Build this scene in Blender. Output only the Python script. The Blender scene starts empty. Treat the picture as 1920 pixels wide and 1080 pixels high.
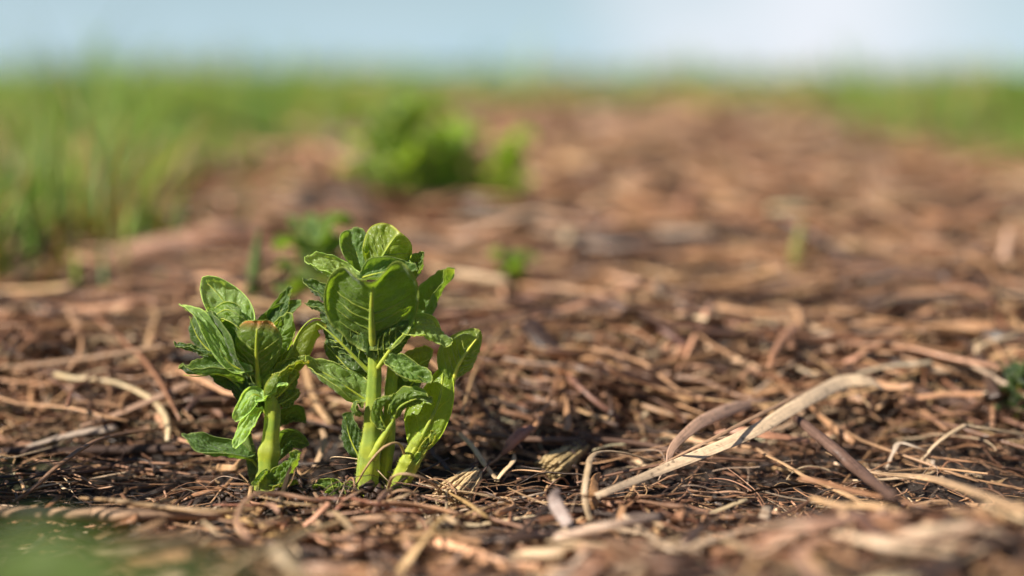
import bpy, math, random
import numpy as np

rng = np.random.default_rng(23)
random.seed(5)
scene = bpy.context.scene
col = scene.collection

# ------------------------------------------------------------------ camera
FPX = 2667.0                       # focal length in pixels of the 1920 px wide photograph
H = 0.1853                         # lens height above the furrow floor
TILT = math.atan(385.0 / FPX)
FOCUS = 0.640
F = np.array([0, math.cos(TILT), -math.sin(TILT)])
U = np.array([0, math.sin(TILT), math.cos(TILT)])
R = np.array([1.0, 0, 0])
CAM = np.array([0, 0, H])
cam_d = bpy.data.cameras.new("camera")
cam = bpy.data.objects.new("camera", cam_d)
col.objects.link(cam)
cam.location = CAM
cam.rotation_euler = (math.pi / 2 - TILT, 0, 0)
cam_d.sensor_width = 36.0
cam_d.lens = 36.0 * FPX / 1920.0
cam_d.clip_start = 0.01
cam_d.clip_end = 3000
cam_d.dof.use_dof = True
cam_d.dof.focus_distance = FOCUS
cam_d.dof.aperture_fstop = 2.0
scene.camera = cam

# ------------------------------------------------------------------ light
SUN_ELEV = math.radians(42)
SUN_AZ = math.radians(-61)         # to the left of straight behind the camera
SUN_DIR = np.array([math.sin(SUN_AZ) * math.cos(SUN_ELEV), -math.cos(SUN_AZ) * math.cos(SUN_ELEV), math.sin(SUN_ELEV)])
sun_d = bpy.data.lights.new("sun", 'SUN')
sun_d.energy = 5.0
sun_d.angle = math.radians(0.5)
sun_d.color = (1.0, 0.92, 0.80)
sun = bpy.data.objects.new("sun", sun_d)
col.objects.link(sun)
from mathutils import Vector
sun.rotation_euler = Vector(SUN_DIR).to_track_quat('Z', 'Y').to_euler()
sun.location = (3, -5, 8)

world = bpy.data.worlds.new("World")
scene.world = world
world.use_nodes = True
wn, wl = world.node_tree.nodes, world.node_tree.links
wn.clear()
w_out = wn.new('ShaderNodeOutputWorld')
w_bg = wn.new('ShaderNodeBackground')
w_sky = wn.new('ShaderNodeTexSky')
w_sky.sky_type = 'NISHITA'
w_sky.sun_disc = False
w_sky.sun_elevation = SUN_ELEV
w_sky.sun_rotation = math.pi - SUN_AZ
w_sky.altitude = 200
w_sky.air_density = 1.0
w_sky.dust_density = 0.6
SKY_STR = 0.05
w_bg.inputs['Strength'].default_value = SKY_STR
# broken soft cloud over the clear sky
tc = wn.new('ShaderNodeTexCoord')
mp = wn.new('ShaderNodeMapping')
mp.inputs['Scale'].default_value = (3.4, 3.4, 7.0)
mp.inputs['Location'].default_value = (0.45, 0.0, 0.3)
nz = wn.new('ShaderNodeTexNoise')
nz.inputs['Scale'].default_value = 1.0
nz.inputs['Detail'].default_value = 4.0
rmp = wn.new('ShaderNodeMapRange')
rmp.inputs['From Min'].default_value = 0.30
rmp.inputs['From Max'].default_value = 0.60
mx = wn.new('ShaderNodeMix'); mx.data_type = 'RGBA'
wl.new(tc.outputs['Generated'], mp.inputs['Vector'])
wl.new(mp.outputs['Vector'], nz.inputs['Vector'])
wl.new(nz.outputs['Fac'], rmp.inputs['Value'])
lowc = wn.new('ShaderNodeMath'); lowc.operation = 'MULTIPLY'
wl.new(rmp.outputs['Result'], lowc.inputs[0])
mx.inputs['B'].default_value = (0.56 / SKY_STR, 0.585 / SKY_STR, 0.63 / SKY_STR, 1)
sz_ = wn.new('ShaderNodeSeparateXYZ'); wl.new(tc.outputs['Generated'], sz_.inputs[0])
hz = wn.new('ShaderNodeMapRange'); hz.inputs['From Min'].default_value = .14; hz.inputs['From Max'].default_value = 0.0
hz.inputs['To Max'].default_value = .85
wl.new(sz_.outputs['Z'], hz.inputs['Value'])
cz = wn.new('ShaderNodeMapRange'); cz.inputs['From Min'].default_value = .30; cz.inputs['From Max'].default_value = .08
wl.new(sz_.outputs['Z'], cz.inputs['Value'])
bx = wn.new('ShaderNodeMapRange'); bx.interpolation_type = 'SMOOTHSTEP'     # the cloud bank stands to the right of the bed
bx.inputs['From Min'].default_value = .02; bx.inputs['From Max'].default_value = .13
bx.inputs['To Min'].default_value = .12; bx.inputs['To Max'].default_value = 1.0
wl.new(sz_.outputs['X'], bx.inputs['Value'])
bm_ = wn.new('ShaderNodeMath'); bm_.operation = 'MULTIPLY'
by_ = wn.new('ShaderNodeMapRange'); by_.interpolation_type = 'SMOOTHSTEP'
by_.inputs['From Min'].default_value = .35; by_.inputs['From Max'].default_value = .20
by_.inputs['To Min'].default_value = .2; by_.inputs['To Max'].default_value = 1.0
wl.new(sz_.outputs['X'], by_.inputs['Value'])
bq_ = wn.new('ShaderNodeMath'); bq_.operation = 'MULTIPLY'
wl.new(bx.outputs[0], bq_.inputs[0]); wl.new(by_.outputs[0], bq_.inputs[1])
wl.new(cz.outputs[0], bm_.inputs[0]); wl.new(bq_.outputs[0], bm_.inputs[1]); wl.new(bm_.outputs[0], lowc.inputs[1]); wl.new(lowc.outputs[0], mx.inputs['Factor'])
mh = wn.new('ShaderNodeMix'); mh.data_type = 'RGBA'
wl.new(hz.outputs[0], mh.inputs['Factor']); wl.new(w_sky.outputs['Color'], mh.inputs['A'])
mh.inputs['B'].default_value = (0.34 / SKY_STR, 0.505 / SKY_STR, 0.615 / SKY_STR, 1)
wl.new(mh.outputs['Result'], mx.inputs['A'])
wl.new(mx.outputs['Result'], w_bg.inputs['Color'])
wl.new(w_bg.outputs[0], w_out.inputs['Surface'])

scene.view_settings.view_transform = 'Standard'
scene.view_settings.look = 'None'
scene.view_settings.exposure = 0.62
scene.view_settings.gamma = 1.0
scene.cycles.max_bounces = 8
scene.cycles.transparent_max_bounces = 4
scene.cycles.use_denoising = True


# ------------------------------------------------------------------ helpers: places
def at(px, py, depth):
    """a point of the place seen at photo pixel px, py, at this depth along the lens axis"""
    return CAM + depth * (F + R * (px - 960) / FPX - U * (py - 540) / FPX)


_perm = rng.random((256, 256))


def vnoise(x, y):
    xi = np.floor(x).astype(int); yi = np.floor(y).astype(int)
    fx = x - xi; fy = y - yi
    fx = fx * fx * (3 - 2 * fx); fy = fy * fy * (3 - 2 * fy)
    g = lambda a, b: _perm[a & 255, b & 255]
    return (g(xi, yi) * (1 - fx) + g(xi + 1, yi) * fx) * (1 - fy) + (g(xi, yi + 1) * (1 - fx) + g(xi + 1, yi + 1) * fx) * fy


def sstep(a, b, x):
    t = np.clip((x - a) / (b - a), 0, 1)
    return t * t * (3 - 2 * t)


_gy = [0.0, 0.36, 0.45, 0.52, 0.565, 0.60, 0.665, 0.70, 0.735, 0.79, 0.92, 1.5, 1e4]
_gz = [.030, .028, .014, -.001, -.006, -.002, 0, .006, .019, .034, .044, .048, .048]


COLLARS = [tuple(at(a_, b_, FOCUS)[:2]) for a_, b_ in ((500, 938), (688, 944), (738, 925))]


def ground(x, y):
    x = np.asarray(x, float); y = np.asarray(y, float)
    yy = y + 0.03 * (vnoise(x * 7 + 3, x * 0 + 5.5) - .5) * np.exp(-((y - .66) / .25) ** 2) * 2
    z = np.interp(yy, _gy, _gz)
    z = z + .014 * sstep(.04, .14, x) * np.exp(-((y - .525) / .04) ** 2)
    near = np.exp(-np.maximum(y - 1.0, 0) / 3)
    for bx_, by_ in COLLARS:
        z = z + .0025 * np.exp(-((x - bx_) ** 2 + (y - by_) ** 2) / .013 ** 2)
    z = z + .04 * np.exp(-(((x + .19) / .07) ** 2 + ((y - 1.42) / .06) ** 2))
    z = z + (0.012 * (vnoise(x * 16, y * 14) - .5) + .022 * (vnoise(x * 8 + 2, y * 7 + 5) - .5) * sstep(.74, .9, y)) * (sstep(.72, .85, y) + sstep(.57, .50, y)) * near + 0.008 * (vnoise(x * 24, y * 24) - .5) * near + 0.004 * (vnoise(x * 70 + 9, y * 70) - .5) * near
    z = z + 0.03 * (vnoise(x * 2.1 + 7, y * 1.6) - .5) * sstep(.9, 1.6, y) * near
    return z


def pt(px, py, lift=0.0):
    """where the line of sight through a photo pixel meets the ground (plus lift, in mm)"""
    d = F + R * (px - 960) / FPX - U * (py - 540) / FPX
    s = np.linspace(.30, 4.0, 3000)
    P = CAM + s[:, None] * d
    g = ground(P[:, 0], P[:, 1]) + lift * .001
    k = np.argmax(P[:, 2] < g)
    return P[k]


def cr(P, n):
    """smooth curve through the points"""
    P = np.asarray(P, float)
    if len(P) == 2:
        t = np.linspace(0, 1, n)[:, None]
        return P[0] * (1 - t) + P[1] * t
    E = np.vstack([2 * P[0] - P[1], P, 2 * P[-1] - P[-2]])
    m = len(P) - 1
    t = np.linspace(0, m, n); i = np.minimum(t.astype(int), m - 1); f = (t - i)[:, None]
    a, b, c, d = E[i], E[i + 1], E[i + 2], E[i + 3]
    return .5 * (2 * b + (c - a) * f + (2 * a - 5 * b + 4 * c - d) * f ** 2 + (3 * b - a - 3 * c + d) * f ** 3)


def cr_closed(P, n):
    P = np.asarray(P, float); m = len(P)
    t = np.linspace(0, m, n, endpoint=False); i = t.astype(int); f = (t - i)[:, None]
    a, b, c, d = P[(i - 1) % m], P[i % m], P[(i + 1) % m], P[(i + 2) % m]
    return .5 * (2 * b + (c - a) * f + (2 * a - 5 * b + 4 * c - d) * f ** 2 + (3 * b - a - 3 * c + d) * f ** 3)


def unit(v):
    return v / np.maximum(np.linalg.norm(v, axis=-1, keepdims=True), 1e-12)


# ------------------------------------------------------------------ helpers: objects
def mesh_obj(name, V, Q, mat, parent=None, attrs=None, tris=None, smooth=True):
    """one mesh object from arrays; Q quads, tris optional; attrs name -> (type, array)"""
    me = bpy.data.meshes.new(name)
    V = np.asarray(V, np.float32)
    loops = [np.asarray(Q, np.int32).reshape(-1)] if Q is not None and len(Q) else []
    tot = [np.full(len(Q), 4, np.int32)] if Q is not None and len(Q) else []
    if tris is not None and len(tris):
        loops.append(np.asarray(tris, np.int32).reshape(-1)); tot.append(np.full(len(tris), 3, np.int32))
    loops = np.concatenate(loops); tot = np.concatenate(tot)
    me.vertices.add(len(V)); me.vertices.foreach_set("co", V.reshape(-1))
    me.loops.add(len(loops)); me.loops.foreach_set("vertex_index", loops)
    me.polygons.add(len(tot))
    me.polygons.foreach_set("loop_start", np.concatenate([[0], np.cumsum(tot)[:-1]]).astype(np.int32))
    me.polygons.foreach_set("loop_total", tot)
    me.polygons.foreach_set("use_smooth", np.full(len(tot), smooth))
    me.update(calc_edges=True)
    for k, (typ, arr) in (attrs or {}).items():
        a = me.attributes.new(k, typ, 'POINT')
        arr = np.asarray(arr, np.float32)
        if typ == 'FLOAT_COLOR':
            if arr.shape[1] == 3:
                arr = np.hstack([arr, np.ones((len(arr), 1), np.float32)])
            a.data.foreach_set("color", arr.reshape(-1))
        elif typ == 'FLOAT_VECTOR':
            a.data.foreach_set("vector", arr.reshape(-1))
        else:
            a.data.foreach_set("value", arr.reshape(-1))
    me.materials.append(mat)
    o = bpy.data.objects.new(name, me)
    col.objects.link(o)
    if parent is not None:
        o.parent = parent
        o.matrix_parent_inverse.identity()
    return o


def tag(o, label=None, cat=None, group=None, kind=None):
    if label: o['label'] = label
    if cat: o['category'] = cat
    if group: o['group'] = group
    if kind: o['kind'] = kind
    return o


def empty(name, loc, label, cat, group=None):
    o = bpy.data.objects.new(name, None)
    o.empty_display_size = .01
    o.location = loc
    col.objects.link(o)
    return tag(o, label, cat, group)


def strand_arrays(P, W, flat, ns, tint, up=None, twist=None, uid=None, cap=True, arc=0.0, ridge=0.0):
    """N tubes or ribbons at once. P (N,S,3) centre lines, W (N,S) half widths, flat (N,) thickness/width."""
    N, S, _ = P.shape
    T = unit(np.gradient(P, axis=1))
    if up is None:
        up = np.tile([0, 0, 1.0], (N, 1))
    upS = np.broadcast_to(up[:, None, :], P.shape)
    B = np.cross(T, upS)
    bad = np.linalg.norm(B, axis=2, keepdims=True) < .05
    B = unit(np.where(bad, np.cross(T, np.broadcast_to([1.0, .3, 0], P.shape)), B))
    Nn = np.cross(B, T)
    if twist is not None:
        c, s = np.cos(twist)[..., None], np.sin(twist)[..., None]
        B, Nn = B * c + Nn * s, Nn * c - B * s
    ang = np.arange(ns) / ns * 2 * math.pi
    ca, sa = np.cos(ang), np.sin(ang)
    rr = 1 + ridge * np.cos(ang * 5)
    X = W[:, :, None] * (ca * rr)[None, None, :]
    Y = W[:, :, None] * (sa * rr)[None, None, :] * flat[:, None, None]
    if np.ndim(arc) or arc:
        Y = Y - np.asarray(arc).reshape(-1, 1, 1) * W[:, :, None] * (ca ** 2)[None, None, :]
    V = P[:, :, None, :] + B[:, :, None, :] * X[..., None] + Nn[:, :, None, :] * Y[..., None]
    V = V.reshape(-1, 3)
    n = np.arange(N)[:, None, None]; s_ = np.arange(S - 1)[None, :, None]; k = np.arange(ns)[None, None, :]
    base = n * S * ns
    a = base + s_ * ns + k; b = base + s_ * ns + (k + 1) % ns
    Q = np.stack([a, b, b + ns, a + ns], -1).reshape(-1, 4)
    L = np.concatenate([np.zeros((N, 1)), np.cumsum(np.linalg.norm(np.diff(P, axis=1), axis=2), axis=1)], 1) * 1000
    if uid is None:
        uid = rng.random(N)
    st = np.stack([np.broadcast_to(L[:, :, None], (N, S, ns)), np.broadcast_to((ca * .5)[None, None, :], (N, S, ns)) + 0 * L[:, :, None],
                   np.broadcast_to(uid[:, None, None], (N, S, ns)) * 90 + 0], -1).reshape(-1, 3)
    if tint.ndim == 2:
        tint = np.broadcast_to(tint[:, None, :], (N, S, 3))
    ti = np.broadcast_to(tint[:, :, None, :], (N, S, ns, 3)).reshape(-1, 3)
    tr = None
    if cap:
        tl = []
        for e, rev in ((0, False), (S - 1, True)):
            b0 = (np.arange(N) * S * ns + e * ns)[:, None]
            kk = np.arange(1, ns - 1)[None, :]
            t = np.stack([b0 + 0 * kk, b0 + kk, b0 + kk + 1], -1).reshape(-1, 3)
            tl.append(t[:, ::-1] if not rev else t)
        tr = np.concatenate(tl)
    return V, Q, tr, ti, st


def strands_obj(name, mat, *args, parent=None, **kw):
    V, Q, tr, ti, st = strand_arrays(*args, **kw)
    return mesh_obj(name, V, Q, mat, parent, {'tint': ('FLOAT_COLOR', ti), 'st': ('FLOAT_VECTOR', st)}, tr)


class MB:
    """collects arrays of several pieces of ONE part"""
    def __init__(s): s.V, s.Q, s.T, s.A, s.n = [], [], [], {}, 0
    def add(s, V, Q, T, **A):
        s.V.append(V); s.Q.append(np.asarray(Q).reshape(-1, 4) + s.n)
        if T is not None: s.T.append(T + s.n)
        for k, a in A.items(): s.A.setdefault(k, []).append(a)
        s.n += len(V)
    def build(s, name, mat, parent=None, types=None):
        return mesh_obj(name, np.concatenate(s.V), np.concatenate(s.Q), mat, parent,
                        {k: ((types or {}).get(k, 'FLOAT_VECTOR'), np.concatenate(a)) for k, a in s.A.items()},
                        np.concatenate(s.T) if s.T else None)


# ------------------------------------------------------------------ materials
def new_mat(name):
    m = bpy.data.materials.new(name); m.use_nodes = True
    m.node_tree.nodes.clear()
    return m, m.node_tree.nodes, m.node_tree.links


class NG:
    def __init__(s, m): s.n, s.l = m.node_tree.nodes, m.node_tree.links
    def node(s, t, **kw):
        x = s.n.new(t)
        for k, v in kw.items(): setattr(x, k, v)
        return x
    def val(s, x, sock):
        if isinstance(x, (int, float)): sock.default_value = x
        elif isinstance(x, tuple): sock.default_value = x if len(x) == 4 or sock.type == 'VECTOR' else (*x, 1)
        else: s.l.new(x, sock)
    def math(s, op, a, b=None, c=None, clamp=False):
        x = s.node('ShaderNodeMath', operation=op, use_clamp=clamp)
        for i, v in enumerate((a, b, c)):
            if v is not None: s.val(v, x.inputs[i])
        return x.outputs[0]
    def mix(s, f, a, b, mode='MIX'):
        x = s.node('ShaderNodeMix', data_type='RGBA', blend_type=mode)
        s.val(f, x.inputs['Factor']); s.val(a, x.inputs['A']); s.val(b, x.inputs['B'])
        return x.outputs['Result']
    def attr(s, name, o='Vector'):
        x = s.node('ShaderNodeAttribute', attribute_name=name)
        return x.outputs[o]
    def sep(s, v):
        x = s.node('ShaderNodeSeparateXYZ'); s.l.new(v, x.inputs[0]); return x.outputs
    def noise(s, vec, scale, detail=3, rough=.55, out='Fac'):
        x = s.node('ShaderNodeTexNoise')
        if vec is not None: s.l.new(vec, x.inputs['Vector'])
        x.inputs['Scale'].default_value = scale; x.inputs['Detail'].default_value = detail; x.inputs['Roughness'].default_value = rough
        return x.outputs[out]
    def rng(s, v, a, b, c=0.0, d=1.0, smooth=True):
        x = s.node('ShaderNodeMapRange', interpolation_type='SMOOTHSTEP' if smooth else 'LINEAR')
        s.val(v, x.inputs['Value'])
        for k, q in zip(('From Min', 'From Max', 'To Min', 'To Max'), (a, b, c, d)): x.inputs[k].default_value = q
        return x.outputs[0]
    def vmul(s, v, k):
        x = s.node('ShaderNodeVectorMath', operation='MULTIPLY'); s.l.new(v, x.inputs[0]); x.inputs[1].default_value = k
        return x.outputs[0]
    def bump(s, h, strength, dist):
        x = s.node('ShaderNodeBump'); s.val(h, x.inputs['Height'])
        x.inputs['Strength'].default_value = strength; x.inputs['Distance'].default_value = dist
        return x.outputs[0]


def straw_material(name, rough=.5, spec=.4, streak=.55, transl=.0):
    m, n, l = new_mat(name); g = NG(m)
    st = g.attr('st'); tint = g.attr('tint', 'Color')
    s1 = g.noise(g.vmul(st, (.07, 11.0, 1.0)), 1.0, 3, .6)
    s2 = g.noise(g.vmul(st, (.35, 2.2, 1.0)), 1.0, 4, .65)
    f = g.math('ADD', g.math('MULTIPLY', g.math('SUBTRACT', s1, .5), streak * 2.4), g.math('MULTIPLY', g.math('SUBTRACT', s2, .5), streak * 1.6))
    k = g.math('ADD', 1.0, f, clamp=False)
    k = g.math('MAXIMUM', k, .22)
    c = g.node('ShaderNodeCombineColor'); [l.new(k, c.inputs[i]) for i in range(3)]
    colr = g.mix(1.0, tint, c.outputs[0], 'MULTIPLY')
    spot = g.rng(g.noise(g.vmul(st, (.22, 1.5, 1.7)), 1.0, 2, .5), .62, .72)
    colr = g.mix(g.math('MULTIPLY', spot, .55), colr, (.05, .028, .018))
    p = g.node('ShaderNodeBsdfPrincipled')
    l.new(colr, p.inputs['Base Color'])
    l.new(g.rng(s2, .3, .7, rough - .18, rough + .18), p.inputs['Roughness'])
    p.inputs['Specular IOR Level'].default_value = spec
    l.new(g.bump(g.math('ADD', s1, g.math('MULTIPLY', s2, .6)), .55, .0006), p.inputs['Normal'])
    out = g.node('ShaderNodeOutputMaterial')
    if transl:
        t = g.node('ShaderNodeBsdfTranslucent'); l.new(colr, t.inputs['Color'])
        ms = g.node('ShaderNodeMixShader'); ms.inputs[0].default_value = transl
        l.new(p.outputs[0], ms.inputs[1]); l.new(t.outputs[0], ms.inputs[2]); l.new(ms.outputs[0], out.inputs[0])
    else:
        l.new(p.outputs[0], out.inputs[0])
    return m


def leaf_material(name, nveins=5.5):
    m, n, l = new_mat(name); g = NG(m)
    lf = g.attr('lf'); tint = g.attr('tint', 'Color')
    a, b, r = g.sep(lf)
    geo = g.node('ShaderNodeNewGeometry')
    warp = g.math('MULTIPLY', g.math('SUBTRACT', g.noise(geo.outputs['Position'], 320, 2), .5), .6)
    ab = g.math('ABSOLUTE', b)
    q = g.math('ADD', g.math('SUBTRACT', g.math('MULTIPLY', a, nveins), g.math('MULTIPLY', ab, 2.6)), warp)
    fr = g.math('ABSOLUTE', g.math('SUBTRACT', g.math('FRACT', g.math('ADD', q, 20.0)), .5))
    vein = g.math('MULTIPLY', g.math('MULTIPLY', g.rng(fr, .41, .5), g.rng(ab, .95, .35, 0.1, 1.0)), g.rng(g.noise(geo.outputs['Position'], 210, 2), .35, .6))
    mid = g.rng(ab, .09, .0)
    net = g.node('ShaderNodeTexVoronoi', feature='DISTANCE_TO_EDGE'); net.inputs['Scale'].default_value = 620
    l.new(geo.outputs['Position'], net.inputs['Vector'])
    netm = g.rng(net.outputs['Distance'], .10, .0)
    big = g.noise(geo.outputs['Position'], 140, 3)
    fine = g.noise(geo.outputs['Position'], 900, 2)
    up = g.mix(big, (.060, .128, .016), (.155, .25, .032))
    up = g.mix(g.math('MULTIPLY', fine, .5), up, (.10, .19, .06))
    up = g.mix(g.math('MAXIMUM', g.math('MULTIPLY', vein, .3), g.math('MULTIPLY', mid, .55)), up, (.20, .32, .09))
    up = g.mix(g.math('MULTIPLY', netm, .22), up, (.16, .27, .08))
    un = g.mix(big, (.070, .130, .015), (.135, .21, .026))
    un = g.mix(g.math('MULTIPLY', netm, .35), un, (.20, .31, .10))
    un = g.mix(g.math('MAXIMUM', g.math('MULTIPLY', vein, .4), mid), un, (.33, .44, .16))
    c = g.mix(geo.outputs['Backfacing'], up, un)
    rim = g.rng(r, .93, 1.0)
    c = g.mix(g.math('MULTIPLY', rim, .8), c, (.42, .50, .13))  # pale edge, its backlit glow painted into the colour
    c = g.mix(1.0, c, tint, 'MULTIPLY')
    h = g.math('SUBTRACT', g.math('MULTIPLY', fine, .35), g.math('ADD', g.math('MULTIPLY', vein, .8), g.math('MULTIPLY', netm, .35)))
    cell = g.node('ShaderNodeTexVoronoi', feature='SMOOTH_F1'); cell.inputs['Scale'].default_value = 430
    l.new(geo.outputs['Position'], cell.inputs['Vector'])
    hb = g.math('ADD', h, g.math('MULTIPLY', cell.outputs['Distance'], -1.5))
    bmp = g.bump(hb, .5, .0009)
    p = g.node('ShaderNodeBsdfPrincipled')
    l.new(c, p.inputs['Base Color']); l.new(bmp, p.inputs['Normal'])
    l.new(g.rng(fine, .3, .7, .32, .5), p.inputs['Roughness'])
    p.inputs['Specular IOR Level'].default_value = .5
    p.inputs['Sheen Weight'].default_value = .35
    p.inputs['Sheen Roughness'].default_value = .45
    t = g.node('ShaderNodeBsdfTranslucent')
    tcx = g.mix(1.0, g.mix(vein, (.36, .54, .03), (.42, .54, .07)), tint, 'MULTIPLY')
    l.new(tcx, t.inputs['Color']); l.new(bmp, t.inputs['Normal'])
    ms = g.node('ShaderNodeMixShader'); ms.inputs[0].default_value = .44
    l.new(p.outputs[0], ms.inputs[1]); l.new(t.outputs[0], ms.inputs[2])
    out = g.node('ShaderNodeOutputMaterial'); l.new(ms.outputs[0], out.inputs[0])
    return m


def stem_material():
    m, n, l = new_mat('green_stem'); g = NG(m)
    tint = g.attr('tint', 'Color'); st = g.attr('st')
    s1 = g.noise(g.vmul(st, (.06, 7.0, 1.0)), 1.0, 3)
    geo = g.node('ShaderNodeNewGeometry')
    pos_ = geo.outputs['Position']
    fine = g.noise(pos_, 1500, 2)
    blot = g.noise(geo.outputs['Position'], 130, 3)
    c = g.mix(s1, (.33, .405, .018), (.46, .50, .03))
    c = g.mix(g.rng(blot, .42, .62, 0, .75), c, (.20, .31, .025))
    c = g.mix(1.0, c, tint, 'MULTIPLY')
    dirt = g.math('MULTIPLY', g.rng(g.sep(pos_)[2], .016, .001), g.rng(g.noise(geo.outputs['Position'], 420, 4), .42, .62))
    c = g.mix(g.math('MULTIPLY', dirt, .75), c, (.06, .042, .022))
    p = g.node('ShaderNodeBsdfPrincipled')
    l.new(c, p.inputs['Base Color'])
    p.inputs['Roughness'].default_value = .42
    p.inputs['Subsurface Weight'].default_value = .35
    p.inputs['Subsurface Radius'].default_value = (.8, 1.0, .25)
    p.inputs['Subsurface Scale'].default_value = .0022
    p.inputs['Sheen Weight'].default_value = .2
    l.new(g.bump(g.math('ADD', s1, g.math('MULTIPLY', fine, .5)), .35, .0005), p.inputs['Normal'])
    out = g.node('ShaderNodeOutputMaterial'); l.new(p.outputs[0], out.inputs[0])
    return m


def grass_material(name):
    m, n, l = new_mat(name); g = NG(m)
    tint = g.attr('tint', 'Color')
    p = g.node('ShaderNodeBsdfPrincipled'); l.new(tint, p.inputs['Base Color'])
    p.inputs['Roughness'].default_value = .45
    t = g.node('ShaderNodeBsdfTranslucent')
    l.new(g.mix(1.0, tint, (2.2, 2.1, 1.0), 'MULTIPLY'), t.inputs['Color'])
    ms = g.node('ShaderNodeMixShader'); ms.inputs[0].default_value = .35
    l.new(p.outputs[0], ms.inputs[1]); l.new(t.outputs[0], ms.inputs[2])
    out = g.node('ShaderNodeOutputMaterial'); l.new(ms.outputs[0], out.inputs[0])
    return m


def ground_material():
    m, n, l = new_mat('soil'); g = NG(m)
    geo = g.node('ShaderNodeNewGeometry'); pos = geo.outputs['Position']
    n1 = g.noise(pos, 60, 5, .65); n2 = g.noise(pos, 9, 4, .6); n3 = g.noise(pos, 1.1, 4, .6)
    soil = g.mix(n1, (.010, .007, .006), (.045, .030, .022))
    meadow = g.mix(n3, (.07, .11, .025), (.16, .17, .06))
    mm = g.attr('meadow', 'Fac')
    c = g.mix(mm, soil, meadow)
    p = g.node('ShaderNodeBsdfPrincipled'); l.new(c, p.inputs['Base Color'])
    l.new(g.rng(n1, .3, .7, .55, .95), p.inputs['Roughness'])
    l.new(g.bump(g.math('ADD', n1, g.math('MULTIPLY', n2, .5)), .8, .004), p.inputs['Normal'])
    out = g.node('ShaderNodeOutputMaterial'); l.new(p.outputs[0], out.inputs[0])
    return m


M_straw = straw_material('dry_straw', .42, .55, .5)
M_bark = straw_material('woody_stalk', .6, .3, .6)
M_leaf = leaf_material('potato_leaf')
M_stem = stem_material()
M_grass = grass_material('grass_blades')
M_soil = ground_material()

# ------------------------------------------------------------------ setting: ground
BED_R = .62


def bed_mask(x, y):
    """1 on the mulched bed, 0 on the grassy sides"""
    wob = .06 * (vnoise(y * 3.3 + 11, y * 0 + 3) - .5) * np.minimum(y, 3)
    spread = .12 * np.maximum(y - 2.2, 0)
    edge = -.245 - .12 * sstep(.8, 1.6, y)
    l_ = sstep(edge - .06 - .03 * y, edge + .03 + .02 * y, x + wob)
    r_ = 1 - sstep(BED_R - .04, BED_R + .10 + .03 * y, x - wob - spread)
    e_ = 1 - sstep(6.5, 9.5, y + 1.5 * vnoise(x * 1.3, y))
    return l_ * r_ * e_


def graded(a, b, fine_a, fine_b, step, grow):
    v = list(np.arange(fine_a, fine_b + step * .5, step))
    s = step; x = v[-1]
    while x < b: s *= grow; x += s; v.append(min(x, b))
    s = step; x = v[0]
    while x > a: s *= grow; x -= s; v.insert(0, max(x, a))
    return np.array(v)


gx = graded(-900, 900, -.42, .42, .004, 1.09)
gyv = graded(-3, 1500, .36, .95, .004, 1.07)
GX, GY = np.meshgrid(gx, gyv)
GZ = ground(GX, GY) - .003 + .006 * (vnoise(GX * 130, GY * 130) - .5) * np.exp(-np.maximum(GY - 1, 0))
ny_, nx_ = GX.shape
idx = np.arange(ny_ * nx_).reshape(ny_, nx_)
Qg = np.stack([idx[:-1, :-1], idx[:-1, 1:], idx[1:, 1:], idx[1:, :-1]], -1).reshape(-1, 4)
meadow = 1 - bed_mask(GX, GY)
ground_o = mesh_obj('ground', np.stack([GX, GY, GZ], -1).reshape(-1, 3), Qg, M_soil, None,
                    {'meadow': ('FLOAT', meadow.reshape(-1))})
tag(ground_o, kind='structure')

# ------------------------------------------------------------------ mulch litter (stuff)
PAL = np.array([[.54, .33, .17], [.46, .258, .135], [.38, .195, .10], [.24, .115, .06], [.12, .06, .036], [.05, .029, .02],
                [.70, .51, .32], [.42, .30, .21], [.54, .30, .175]])


def tints(n, p):
    c = PAL[rng.choice(len(PAL), n, p=np.array(p) / sum(p))]
    return np.clip(c * rng.normal(1, .16, (n, 1)) * rng.normal(1, .025, (n, 3)), .01, .8)


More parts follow.
